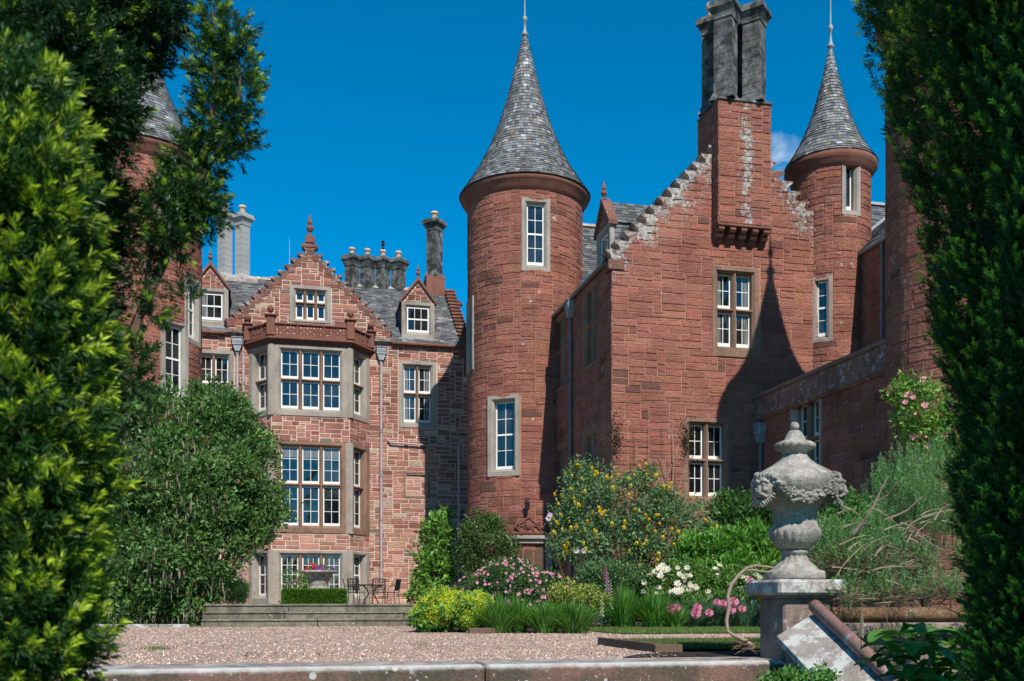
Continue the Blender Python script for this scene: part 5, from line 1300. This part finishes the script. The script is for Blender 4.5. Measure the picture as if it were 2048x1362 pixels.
# mixed border fillers
bush('shrubby_border_plant', 'pale yellow-green small-leaved shrub between the pink roses and the white roses', 'shrub', rootat(1175, 20.6, 0), [blob(1165, 1205, 20.6, 42, 30, .4), blob(1130, 1190, 20.9, 26, 26, .4)], 330, 11, .05, .055, .04, (.07, .12, .02), (.22, .27, .05), nst=8, r0=.01, lump=5, extra=(.4, .34, .06), frac=.1)
bush('border_shrub', 'grey-green bushy plant filling the border beneath the yellow-flowered shrub', 'plant', rootat(1235, 21.8, 0), [blob(1240, 1170, 22.2, 56, 42, .5), blob(1200, 1165, 22.3, 40, 40, .5), blob(1290, 1200, 22, 40, 40, .4)], 700, 12, .05, .08, .035, (.03, .075, .025), (.09, .17, .06), nst=8, r0=.01, lump=6, cvar=.3)
# alchemilla
def foam(px, B_, label, d):
    r_, b_ = bush('lady_mantle', label, 'plant', rootat(px, d, 0), B_, 300, 12, .05, .08, .085, (.05, .13, .025), (.11, .22, .04), nst=0, lump=5, up=.3, rad=.9, group="lady's mantle plants")
    P, D, L, W, C = clumped(b_, 1000, 12, .030, .026, .026, (.32, .38, .025), (.52, .52, .05), lo_r=.97, rad=1.5)
    P[:, 2] += .05; leafmesh('flower_sprays', P, D, L, W, C, M['petal'], r_)['kind'] = 'stuff'
foam(880, [blob(875, 1228, 18.6, 40, 30, .45), blob(900, 1210, 18.9, 34, 22, .4), blob(850, 1238, 18.5, 22, 20, .3)], "yellow-green foamy plant at the right end of the stone steps", 18.6)
foam(945, [blob(945, 1228, 18.5, 34, 30, .4), blob(960, 1215, 18.6, 22, 20, .3)], 'yellow-green foamy plant beside the strap-leaved clumps', 18.5)
# strap-leaved clumps
def straps(px, d, hgt, spread, n, label, lo=(.045, .14, .022), hi=(.14, .32, .05), name='daylily_clump', group='strap-leaved daylily clumps', wd=.022):
    root = rootat(px, d, 0); o = empty(name, root, label, 'plant', group)
    a = rng.random(n)*2*PI; out = rng.random(n)**.7; base = np.stack([np.cos(a)*out*spread*.35, np.sin(a)*out*spread*.3, np.zeros(n)], 1)
    dirx = np.stack([np.cos(a), np.sin(a), np.zeros(n)], 1)+rng.normal(size=(n, 3))*.2; dirx[:, 2] = 0
    H_ = hgt*rng.uniform(.6, 1.1, n); S_ = spread*out*rng.uniform(.5, 1.1, n)
    side = norm(np.cross(dirx, [0, 0, 1.0])+rng.normal(size=(n, 3))*.3); C = pal(n, lo, hi)
    V = []; seg = 6
    for q in range(seg+1):
        t = q/seg; z = H_*(1.35*t-.55*t**2.4*(S_/spread)); p = base+dirx*(S_*t**1.35)[:, None]; p[:, 2] += z
        ww = wd*(1-t**2.2)*.5+.0008; V += [p-side*ww, p+side*ww]
    V = np.stack(V, 1); nv = 2*(seg+1); idx = (np.arange(n)*nv)[:, None]
    F = np.vstack([np.hstack([idx+2*q, idx+2*q+1, idx+2*q+3, idx+2*q+2]) for q in range(seg)])
    npmesh('leaves', V.reshape(-1, 3), F, np.repeat(C, nv, 0), M['leaf'], o); return o
straps(1000, 18.0, .56, .60, 520, 'leftmost green strap-leaved clump at the gravel edge, beside the yellow-green foam')
straps(1035, 18.2, .54, .45, 320, 'taller strap-leaved clump just right of the leftmost one')
straps(1092, 17.9, .48, .52, 480, 'strap-leaved clump at the gravel edge, third from the left')
straps(1150, 17.8, .48, .58, 520, 'lower strap-leaved clump at the gravel edge, left of the lawn strip')
straps(1245, 20.6, .74, .66, 560, 'tall strap-leaved clump behind the left end of the lawn strip')
straps(1310, 20.5, .68, .62, 480, 'strap-leaved clump behind the lawn strip, left of the pink peonies')
straps(1350, 20.4, .42, .40, 260, 'small strap-leaved clump between the tall ones and the lavender')
# peonies and lavender edging
bush('lavender_hedge', 'dark grey-green lavender edging behind the lawn strip, below the peonies', 'plant', rootat(1435, 20.9, 0), [blob(1390, 1238, 20.9, 40, 20, .3), blob(1440, 1236, 20.9, 44, 22, .3), blob(1485, 1234, 20.9, 36, 22, .3), blob(1420, 1225, 21.2, 70, 16, .3)], 800, 16, .04, .15, .010, (.03, .075, .035), (.09, .17, .08), nst=0, lump=4, up=1.3, rad=.3)
pr_, pbl_ = bush('peony_plant', 'leafy peony plant with large double pink flowers, before the white roses', 'plant', rootat(1430, 21.3, 0), [blob(1400, 1218, 21.3, 60, 24, .3), blob(1455, 1212, 21.4, 50, 26, .3), blob(1360, 1222, 21.2, 36, 24, .3)], 420, 9, .05, .13, .04, (.03, .085, .018), (.09, .19, .035), nst=8, r0=.01, lump=4, up=.4)
pm = MB(); pm.usec = True; rdp = random.Random(5)
for q in range(90):
    v = Vector((rdp.gauss(0, 1), rdp.gauss(0, 1), rdp.gauss(0, 1))).normalized(); s_ = v.orthogonal().normalized(); r_ = .085*rdp.uniform(.7, 1.0); c = v*r_*.6; v2 = (v+Vector((rdp.gauss(0, .4), rdp.gauss(0, .4), rdp.gauss(0, .4)))).normalized()
    pm.col = lerp3((.58, .10, .28), (.85, .48, .62), rdp.random())+(0,); pm.quad(c-s_*.03, c+v2*.045-s_*.02, c+v2*.055+s_*.02, c+s_*.03)
pp = [(1354, 1216), (1342, 1220), (1393, 1222), (1391, 1228), (1418, 1226), (1434, 1205), (1447, 1207), (1467, 1204), (1462, 1220), (1484, 1218), (1500, 1160), (1395, 1215)]
P = np.array([at(x, y, 20.35)-Vector(rootat(1430, 21.3, 0)) for x, y in pp]); place_parts(pr_, 'peony_blossom', pm, 'petal', P, np.tile([-.2, -.6, .6], (len(P), 1)), .75, 1.15)
# foxgloves
def foxglove(px, py0, py1, d, label, col):
    root = rootat(px, d, 0); o = empty('foxglove', root, label, 'plant', 'foxglove spires'); z1, z0 = zz(py0, d), zz(py1, d)
    mb = MB(); mb.tube([(0, 0, 0), (.01, 0, z0), (.02, .01, z1)], [.01, .008, .003], 5); mb.build('stem', M['leaf_stem'], o)
    mb = MB(); mb.usec = True; rd = random.Random(px)
    n = 26
    for q in range(n):
        t = q/n; a = q*2.4; z = z0+(z1-z0)*t; r_ = .018*(1-t*.7); c = Vector((.015+math.cos(a)*.01, math.sin(a)*.01, z)); v = Vector((math.cos(a), math.sin(a), -.7)).normalized()
        mb.col = tuple(x*rd.uniform(.85, 1.1) for x in col)+(0,); mb.tube([c, c+v*.045*(1-t*.6)], [r_*.4, r_], 6)
    mb.build('flowers', M['petal'], o)
foxglove(1213, 1140, 1185, 20.6, 'pale lilac foxglove spire rising left of the white roses', (.6, .4, .62))
foxglove(1209, 1128, 1160, 20.9, 'magenta foxglove tip directly behind the pale lilac one', (.45, .06, .25))
foxglove(1139, 1160, 1195, 20.6, 'magenta foxglove at the right edge of the pink rose bush', (.5, .08, .30))
foxglove(1202, 1185, 1230, 20.2, 'white foxglove spire below the lilac foxglove', (.75, .72, .66))
foxglove(1220, 1160, 1215, 20.4, 'slim cream foxglove just right of the white one', (.72, .7, .6))
# mauve roses in the broom, climber stems and trellis wires on the gable
mr_ = empty('mauve_rose', rootat(1165, 23.9, 0), 'pale mauve full roses on long stems in front of the yellow-flowered shrub', 'rose')
P = np.array([at(x, y, 23.7)-Vector(rootat(1165, 23.9, 0)) for x, y in ((1153, 1103), (1167, 1103), (1100, 1031), (1097, 1038))]); place_parts(mr_, 'mauve_blossom', blossom_mesh(.085, 8, (.62, .48, .62), (.75, .66, .74), 3, .6), 'petal', P, np.tile([-.2, -.8, .4], (4, 1)), .8, 1.1)
stems(mr_, (0, 0, 0), [tuple(p) for p in P], .012)
TR = empty('wire_trellis', (10.45, YG-.06, 4.8), 'fine wire trellis with bare climbing stems on the gabled wing, above the yellow-flowered shrub', 'trellis')
mb = MB()
for q in range(6): mb.tube([(-1.6, 0, -.9+q*.33), (.9, 0, -.9+q*.33)], .004, 4)
for q in range(6): mb.tube([(-1.4+q*.42, 0, -1), (-1.4+q*.42, 0, .8)], .004, 4)
mb.build('wires', M['iron'], TR)
stems(TR, (.3, -.05, -2.5), [(-.9, -.03, .6), (-.5, -.03, -.2), (.9, -.03, .3), (.6, -.04, .7), (1.0, -.03, -.4), (.2, -.04, 0)], .03, bend=.2, m='pale_wood', name='bare_stems')
for (cx_, cz_) in ((-1.15, .45), (1.05, .5)):
    P = rng.normal(size=(420, 3))*np.array([.11, .05, .33])+np.array([cx_, -.10, cz_]); leafmesh('foliage', P, rng.normal(size=(420, 3)), rng.uniform(.05, .09, 420), rng.uniform(.02, .035, 420), pal(420, (.02, .025, .012), (.08, .07, .04)), M['leaf'], TR)
# big rosemary over the wall on the right
root = rootat(1780, 12.2, .38)
RB = [blob(1880, 1000, 11.6, 130, 85, .6), blob(1800, 1000, 11.5, 55, 80, .5), blob(1860, 940, 12, 60, 40, .5), blob(1670, 1110, 10.8, 45, 45, .4), blob(1700, 1150, 10.6, 58, 62, .4), blob(1740, 1090, 10.9, 36, 60, .4), blob(1960, 1040, 11.4, 90, 110, .6), blob(1820, 1130, 10.6, 30, 60, .3), blob(1655, 1080, 11, 26, 30, .3), blob(1705, 1195, 9.5, 50, 26, .18), blob(1790, 1190, 9.45, 45, 22, .15), blob(1870, 1185, 9.5, 60, 26, .18), blob(1760, 1130, 10.2, 50, 50, .3)]
ro = empty('rosemary_bush', root, 'sprawling rosemary with bare woody stems, spilling over the wall right of the urn', 'shrub')
rbl = lumps(rel(RB, root), 5)
Pc, Dc = shell(rbl, 2900, .3, 1.0)
Dc = Dc*.35+np.array([-.1, -.15, 1.0])+rng.normal(size=Dc.shape)*.22; Dc = norm(Dc); SL = rng.uniform(.10, .24, len(Pc)); nn = 34
T = np.tile(np.linspace(.05, 1, nn), len(Pc)); Pn = np.repeat(Pc, nn, 0)+np.repeat(Dc*SL[:, None], nn, 0)*T[:, None]
Dn = np.repeat(Dc, nn, 0)*.8+norm(rng.normal(size=Pn.shape))*.75; cc = np.repeat(pal(len(Pc), (.07, .17, .05), (.20, .38, .13)), nn, 0)
leafmesh('foliage', Pn, Dn, rng.uniform(.022, .036, len(Pn)), np.full(len(Pn), .0065), cc*rng.uniform(.8, 1.2, (len(cc), 1)), M['leaf'], ro)
for q in range(72):
    mb = MB(); rd = random.Random(q); c = at(rd.uniform(1690, 1970), rd.uniform(1000, 1190), rd.uniform(9.9, 10.6))-Vector(root)
    ang = rd.uniform(-.4, .6) if q % 3 else rd.uniform(.6, 1.3); L_ = rd.uniform(.15, .48); v = R2*math.cos(ang)+Vector((0, 0, math.sin(ang))); pts = [c-v*L_*.5]
    for s_ in range(6): v = (v+Vector((rd.uniform(-.2, .2), rd.uniform(-.2, .2), rd.uniform(-.25, .1)))).normalized(); pts.append(pts[-1]+v*L_/6)
    mb.tube(pts, [.008*(1-.13*s_) * rd.uniform(.7, 1.3) for s_ in range(7)], 6); mb.build('bare_stem', M['pale_wood'], ro)
for (pa, pb2, r_) in (((1700, 1075), (1778, 950), .017), ((1700, 1075), (1740, 1020), .012), ((1742, 1008), (1800, 960), .010), ((1770, 1040), (1850, 990), .014)):
    mb = MB(); a, b = at(*pa, 10.5)-Vector(root), at(*pb2, 10.3)-Vector(root); m_ = a.lerp(b, .5)+Vector((.03, 0, -.03)); mb.tube([a, a.lerp(m_, .5)+Vector((.01, 0, 0)), m_, m_.lerp(b, .6)-Vector((.01, 0, 0)), b], [r_, r_*.9, r_*.85, r_*.6, r_*.3], 8); mb.build('bare_stem', M['pale_wood'], ro)
P, D = shell([b for b in rbl], 9000, .1, .8); k_ = (P[:, 2] < .75); P = P[k_]; n = len(P)
leafmesh('dead_twigs', P, rng.normal(size=(n, 3))*np.array([1, .6, .45]), rng.uniform(.10, .30, n), np.full(n, .010), pal(n, (.10, .07, .045), (.26, .19, .13)), M['leaf'], ro)['kind'] = 'stuff'
# bleached branch looping out from behind the pedestal
BR_ = empty('driftwood_branch', at(1490, 1290, 9.6), 'bleached bare branch looping from the ground up to the foot of the urn', 'branch')
rb_ = BR_.location.copy()
pp = [(1508, 1296), (1495, 1284), (1480, 1276), (1466, 1270), (1455, 1262), (1453, 1240), (1458, 1215), (1456, 1190), (1463, 1168), (1478, 1150), (1493, 1136), (1512, 1131), (1535, 1134), (1562, 1138)]
mb = MB(); mb.tube([at(x, y, 9.55+.02*i)-rb_ for i, (x, y) in enumerate(pp)], [.022, .021, .02, .017, .017, .018, .019, .018, .018, .017, .016, .015, .012, .010], 10); mb.build('main_limb', M['pale_wood'], BR_, True)
mb = MB(); mb.tube([at(x, y, 9.62)-rb_ for x, y in ((1490, 1142), (1505, 1140), (1525, 1143), (1550, 1144))], [.012, .012, .010, .006], 8); mb.build('side_limb', M['pale_wood'], BR_, True)
mb = MB(); rd = random.Random(9)
for q in range(14):
    c = at(rd.uniform(1478, 1510), rd.uniform(1284, 1300), 9.55)-rb_; v = Vector((rd.uniform(-1, .7), rd.uniform(-.8, .3), rd.uniform(-.15, .35))).normalized(); mb.tube([c, c+v*.07, c+v*.15+Vector((0, 0, -.02))], [.014, .009, .003], 6)
mb.build('root_tangle', M['bark'], BR_)
# pink rose by the right tower
rz_, rzb = bush('pink_climbing_rose', 'tall rose with pale pink flowers against the shaded wall, beside the dark yew', 'rose bush', rootat(1850, 15.2, .3), [blob(1845, 830, 15.2, 55, 60, .4), blob(1820, 790, 15.3, 34, 28, .3), blob(1870, 870, 15.1, 40, 40, .3)], 420, 8, .06, .075, .05, (.05, .12, .02), (.16, .28, .05), nst=18, r0=.015, lump=6, lo_r=.3, extra=(.28, .10, .05), frac=.06)
P, D = shell(rzb, 300, 1.0, 1.1); P, D = facing(P, D, 20, .2); place_parts(rz_, 'pink_blossom', blossom_mesh(.055, 7, (.72, .32, .36), (.8, .5, .5), 3, .5), 'petal', P, D*.5+np.array([-.2, -.6, .3]), .8, 1.2)
# broad leaves and flower spikes at the lower right
hy = empty('broad_leaved_plant', rootat(1830, 7.4, -1.1), 'broad glossy leaves with pale budding flower spikes at the lower right corner', 'plant'); hr = np.array(hy.location)
n = 230; V = []; C = []; F = []
for q in range(n):
    c = np.array(at(rng.uniform(1775, 2010), rng.uniform(1262, 1430), rng.uniform(6.6, 7.9)))-hr; a = rng.uniform(-PI, PI); dz = rng.uniform(-.1, .5); d = np.array([math.cos(a), math.sin(a), dz]); d /= np.linalg.norm(d); s_ = np.cross(d, [0, 0, 1.0]); s_ /= np.linalg.norm(s_); N = np.cross(s_, d)
    L_ = rng.uniform(.16, .30); W_ = L_*rng.uniform(.4, .55); col = np.array([.035, .12, .02])*(1-(t_ := rng.random()))+np.array([.10, .26, .04])*t_
    base = len(V)
    for i in range(6):
        t = i/5; ww = W_*math.sin(PI*min(.97, t*.9+.06))**.8; mid = c+d*L_*t+N*(.05*math.sin(t*PI)-.09*t*t)*L_*2
        for j in (-1, 0, 1): V.append(mid+s_*j*ww*.55+N*abs(j)*ww*.16); C.append(col*(1.15 if j == 0 else 1))
    for i in range(5):
        for j in range(2): b0 = base+i*3+j; F.append([b0, b0+1, b0+4, b0+3])
npmesh('leaves', np.array(V), np.array(F), np.array(C), M['gloss_leaf'], hy, True)
for (x, y0, y1, d) in ((1722, 1225, 1275, 7.6), (1807, 1245, 1300, 7.3), (1866, 1265, 1320, 7.2), (1857, 1320, 1362, 6.9), (1917, 1330, 1380, 6.9), (1938, 1300, 1345, 7.1)):
    a, b = np.array(at(x, y1, d))-hr, np.array(at(x+2, y0, d))-hr; mb = MB(); mb.usec = True; mb.col = (.10, .16, .05, 0); mb.tube([tuple(a-np.array([0, 0, .25])), tuple(a), tuple(b)], [.006, .005, .002], 5); rd = random.Random(x)
    for q in range(60):
        t = q/60; an = q*2.4; p = a*(1-t)+b*t; r_ = .016*(1-t*.7); mb.col = tuple(v_*rd.uniform(.8, 1.15) for v_ in (.42, .38, .31))+(0,); mb.ball((p[0]+r_*math.cos(an), p[1]+r_*math.sin(an), p[2]), .0075*(1-.4*t), 6)
    mb.build('flower_spike', M['petal'], hy)
bush('ground_ivy', 'low green weeds at the foot of the pedestal in the bottom foreground', 'plant', rootat(1600, 8.3, -1.1), [blob(1610, 1368, 8.3, 60, 26, .2)], 160, 9, .03, .04, .03, (.03, .09, .02), (.09, .2, .04), nst=0, lump=4)

# ---- grass as blades
def blades(name, boxes, n, h, lo, hi, zb):
    P = []
    for (x0, y0, x1, y1, wt) in boxes: m = int(n*wt); P.append(np.stack([rng.uniform(x0, x1, m), rng.uniform(y0, y1, m), np.full(m, zb)], 1))
    P = np.vstack(P); m = len(P); D = rng.normal(size=(m, 3))*.35; D[:, 2] = 1
    return tag(leafmesh(name, P, D, h*rng.uniform(.5, 1.3, m), np.full(m, .006), pal(m, lo, hi), M['leaf']), kind='stuff')
tag(blades('lawn_grass', [(5.75, 16.3, 12.5, 20.4, 1)], 42000, .06, (.05, .10, .02), (.19, .28, .06), .01), 'short mown grass of the lawn strip before the border', 'grass')
tag(blades('lawn_patch_grass', [(4.1, 10.35, 7.0, 12.3, 1)], 30000, .065, (.06, .10, .02), (.17, .21, .06), .03), 'short grass of the small lawn patch beside the timber edging', 'grass')
P = []
for (px, d, s_, m) in ((205, 12.2, .12, 240), (312, 11.5, .10, 110), (400, 22.6, .2, 160), (455, 22.4, .15, 60), (1130, 21, .2, 60), (850, 12.5, .05, 20), (700, 19, .1, 30), (160, 14, .25, 200)):
    c = rootat(px, d, 0); P.append(np.array(c)+rng.normal(size=(m, 3))*np.array([s_, s_*.6, 0]))
P = np.vstack(P); m = len(P); D = rng.normal(size=(m, 3))*.5; D[:, 2] = 1
tag(leafmesh('weeds', P, D, rng.uniform(.03, .09, m), np.full(m, .008), pal(m, (.05, .12, .02), (.13, .24, .04)), M['leaf']), 'small green weeds growing here and there in the gravel', 'weeds', kind='stuff')
n = 420; P = np.stack([rng.uniform(-4.5, 6, n), 9.4+13.5*rng.random(n)**1.2, np.full(n, .012)], 1); D = rng.normal(size=(n, 3)); D[:, 2] = abs(D[:, 2])*.25
tag(leafmesh('fallen_leaves', P, D, rng.uniform(.02, .05, n), rng.uniform(.012, .025, n), pal(n, (.05, .03, .02), (.20, .12, .06)), M['leaf']), 'small brown fallen leaves scattered over the gravel', 'leaves', kind='stuff')
# loose stones over the gravel
n = 16000; X_ = rng.uniform(-4.5, 8, n); Y_ = 9.35+13.7*rng.random(n)**1.3; keep = ~((X_ > 5.7) & (Y_ > 16.2)) & ~((X_ > 4.0) & (Y_ < 12.4)) & ~((X_ > 2.4) & (Y_ > 17.2)); X_, Y_ = X_[keep], Y_[keep]; n = len(X_)
s_ = rng.uniform(.006, .015, n)[:, None]; base = np.stack([X_, Y_, np.zeros(n)], 1); oct_ = np.array([[1, 0, 0], [0, 1, 0], [-1, 0, 0], [0, -1, 0], [.5, .3, .8], [-.4, .4, .9], [-.5, -.3, .8], [.4, -.4, .7]])
V = (base[:, None, :]+oct_[None]*s_[:, None]*rng.uniform(.6, 1.3, (n, 8, 3))).reshape(-1, 3); q = (np.arange(n)*8)[:, None]
F = np.vstack([q+np.array([[4, 5, 6, 7]])]+[q+np.array([[a, (a+1) % 4, 4+(a+1) % 4, 4+a]]) for a in range(4)])
tag(npmesh('loose_gravel', V, F, np.repeat(pal(n, (.30, .17, .125), (.62, .46, .36), (.62, .55, .48), .05), 8, 0), M['pebble']), 'loose pink and grey stones lying over the gravel court', 'gravel', kind='stuff')

# ================================================================== yews
def shoots(Pc, Dc, SLr, nn, nl, nw, cb, ct, tipfrac=.35, bright=None, upb=.0):
    """needle-clad shoots: cb body colour, ct colour of the soft new tips; bright (0..1) per shoot"""
    m = len(Pc); Dc = norm(Dc); SL = rng.uniform(*SLr, m); T = np.tile(np.linspace(.0, 1, nn), m)
    ax = np.repeat(Dc, nn, 0); P = np.repeat(Pc, nn, 0)+ax*np.repeat(SL, nn)[:, None]*T[:, None]
    rad = norm(np.cross(ax, rng.normal(size=ax.shape))); D = ax*(.55+.5*T[:, None])+rad*(.95-.35*T[:, None]); D[:, 2] += upb
    br = np.repeat(bright if bright is not None else np.ones(m), nn)[:, None]
    f = np.clip((T[:, None]-(1-tipfrac))/tipfrac, 0, 1)**.7*br
    C = (np.array(cb)*(1-f)+np.array(ct)*f)*rng.uniform(.8, 1.2, (len(T), 1))
    return P, D, nl*rng.uniform(.75, 1.15, len(T))*(1-.25*T**4), np.full(len(T), nw), C
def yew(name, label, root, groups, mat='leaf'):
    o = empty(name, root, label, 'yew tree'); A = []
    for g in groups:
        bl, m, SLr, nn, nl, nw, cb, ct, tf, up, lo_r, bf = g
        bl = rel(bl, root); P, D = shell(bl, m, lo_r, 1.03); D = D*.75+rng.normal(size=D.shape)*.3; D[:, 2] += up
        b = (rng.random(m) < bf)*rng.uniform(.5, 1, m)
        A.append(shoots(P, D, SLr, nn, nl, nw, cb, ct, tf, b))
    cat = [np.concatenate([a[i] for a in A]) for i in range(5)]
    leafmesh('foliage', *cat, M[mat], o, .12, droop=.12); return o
NL, NWd = .030, .0048
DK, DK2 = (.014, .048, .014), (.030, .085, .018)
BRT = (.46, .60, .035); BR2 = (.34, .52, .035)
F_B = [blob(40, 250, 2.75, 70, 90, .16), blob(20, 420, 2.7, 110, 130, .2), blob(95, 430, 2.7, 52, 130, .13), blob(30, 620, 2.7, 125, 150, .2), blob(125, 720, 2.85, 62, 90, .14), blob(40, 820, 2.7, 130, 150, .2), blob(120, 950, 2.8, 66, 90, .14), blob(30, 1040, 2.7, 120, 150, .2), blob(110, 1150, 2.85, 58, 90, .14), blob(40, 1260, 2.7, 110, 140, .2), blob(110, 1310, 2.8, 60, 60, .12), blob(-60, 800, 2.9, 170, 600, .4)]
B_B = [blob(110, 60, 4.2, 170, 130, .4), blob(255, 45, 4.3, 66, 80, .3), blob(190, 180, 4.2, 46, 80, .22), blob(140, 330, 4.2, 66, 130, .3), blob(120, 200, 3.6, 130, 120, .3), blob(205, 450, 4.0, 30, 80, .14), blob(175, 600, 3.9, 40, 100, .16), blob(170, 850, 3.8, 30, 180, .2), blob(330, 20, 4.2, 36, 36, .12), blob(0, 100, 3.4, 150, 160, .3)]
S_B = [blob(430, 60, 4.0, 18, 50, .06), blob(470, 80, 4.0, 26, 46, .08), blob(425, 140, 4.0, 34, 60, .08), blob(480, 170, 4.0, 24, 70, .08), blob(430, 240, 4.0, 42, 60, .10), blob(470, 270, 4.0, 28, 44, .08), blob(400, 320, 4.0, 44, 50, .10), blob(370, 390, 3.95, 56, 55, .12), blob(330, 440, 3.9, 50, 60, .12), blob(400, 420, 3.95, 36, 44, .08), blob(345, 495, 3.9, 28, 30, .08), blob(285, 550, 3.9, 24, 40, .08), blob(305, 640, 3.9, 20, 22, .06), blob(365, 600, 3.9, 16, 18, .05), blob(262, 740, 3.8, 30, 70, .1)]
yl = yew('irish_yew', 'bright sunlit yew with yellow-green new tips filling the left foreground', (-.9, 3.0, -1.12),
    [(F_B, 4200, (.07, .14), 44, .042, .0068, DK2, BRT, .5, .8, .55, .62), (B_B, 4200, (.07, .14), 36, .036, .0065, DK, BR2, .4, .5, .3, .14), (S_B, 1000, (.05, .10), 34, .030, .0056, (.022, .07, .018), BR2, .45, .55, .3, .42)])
rl = Vector((-.9, 3.0, -1.12))
for (pts, r0, r1) in (([(250, 760, 3.85), (275, 640, 3.9), (330, 520, 3.95), (390, 380, 4.0), (425, 250, 4.0), (430, 120, 4.0), (425, 20, 4.0)], .022, .005), ([(390, 380, 4.0), (450, 280, 4.0), (480, 180, 4.0), (478, 90, 4.0)], .010, .004), ([(230, 780, 3.85), (250, 690, 3.9), (290, 600, 3.9), (300, 500, 3.9), (330, 440, 3.9)], .018, .006)):
    mb = MB(); n = len(pts); mb.tube([at(*p)-rl for p in pts], [r0+(r1-r0)*i/(n-1) for i in range(n)], 8); mb.build('branch', M['bark'], yl)
mb = MB(); mb.tube([(.12, .28, 0), (.15, .3, 1.3), (.12, .34, 2.0), (.13, .4, 2.6)], [.09, .075, .05, .02], 10); mb.build('trunk', M['bark'], yl)
# right yew: column facing the camera with its shaded side
YC = np.array([3.38, 3.41]); prof = [(-1.1, .57), (0.1, .60), (.5, .64), (1.2, .66), (1.64, .71), (2.07, .75), (2.6, .86), (2.85, 1.0), (3.15, 1.08), (3.4, 1.05), (3.7, .7), (3.95, .24)]
def rprof(z): return np.interp(z, [p[0] for p in prof], [p[1] for p in prof])
def yew_column(m, zr, ar, cb, ct, bf, nn, nl, nw, inner=.75, up=.9):
    z = rng.uniform(*zr, m); a = rng.uniform(*ar, m)
    bump = 1+.05*np.sin(a*7+z*2.1)+.04*np.sin(a*13-z*3.7+1)+.03*np.sin(z*8+a*3)
    rr = rprof(z)*bump*(inner+(1.0-inner)*rng.random(m)**.5)-.06
    P = np.stack([YC[0]+rr*np.sin(a), YC[1]-rr*np.cos(a), z], 1); D = np.stack([np.sin(a), -np.cos(a), np.zeros(m)], 1)*.55+rng.normal(size=(m, 3))*.25; D[:, 2] += up
    return shoots(P, D, (.06, .12), nn, nl, nw, cb, ct, .5, (rng.random(m) < bf)*rng.uniform(.4, 1, m))
yr = empty('irish_yew', (YC[0], YC[1], -1.12), 'dark shaded yew column with few light tips filling the right foreground', 'yew tree')
ctr_ = math.atan2(-YC[0], YC[1])   # azimuth of the side that looks at the camera
A = [yew_column(9500, (-.3, 3.4), (ctr_-1.6, ctr_+.5), (.036, .095, .024), (.75, 1.0, .08), .40, 34, .028, .0056), yew_column(1400, (-1.1, 3.95), (0, 2*PI), (.02, .06, .016), (.2, .32, .03), .2, 20, .05, .010)]
cat = [np.concatenate([a[i] for a in A]) for i in range(5)]; cat[0] = cat[0]-np.array([YC[0], YC[1], -1.12]); leafmesh('foliage', *cat, M['leaf'], yr, .12, droop=.1)
mb = MB(); mb.lathe([(max(.05, r-(.13 if z < 2.2 else .34)), z+1.12) for z, r in prof if z < 3.8], (0, 0, 0), 20, lambda r, z, a: r*(1+.06*math.sin(a*5+z*3))); mb.build('shade_core', M['yew_dark'], yr)  # solid filler core, coloured near-black for the shade within the foliage
mb = MB(); mb.tube([at(1800, -10, 5.0)-Vector(yr.location), at(1830, 35, 4.95)-Vector(yr.location), at(1860, 46, 5.0)-Vector(yr.location)], [.012, .010, .006], 6); mb.build('branch', M['bark'], yr)
# unseen tree added south of the camera to shade the right yew
ts = empty('added_shade_tree', (4.9, -4.2, -1.12), 'unseen leafy tree added behind the viewpoint to shade the right yew', 'tree')
tbs = lumps([((-.7, 0, 10.2), (1.7, 1.7, 1.8)), ((.1, .2, 8.9), (1.5, 1.4, 1.4))], 5)
P, D, L, W, C = clumped(tbs, 480, 12, .16, .24, .16, (.03, .08, .015), (.08, .16, .03), lo_r=.3); leafmesh('crown', P, D, L, W, C, M['leaf'], ts)
mb = MB(); mb.tube([(0, 0, 0), (.1, 0, 4), (0, .1, 8), (0, 0, 11)], [.3, .24, .16, .05], 10); mb.build('trunk', M['bark'], ts)
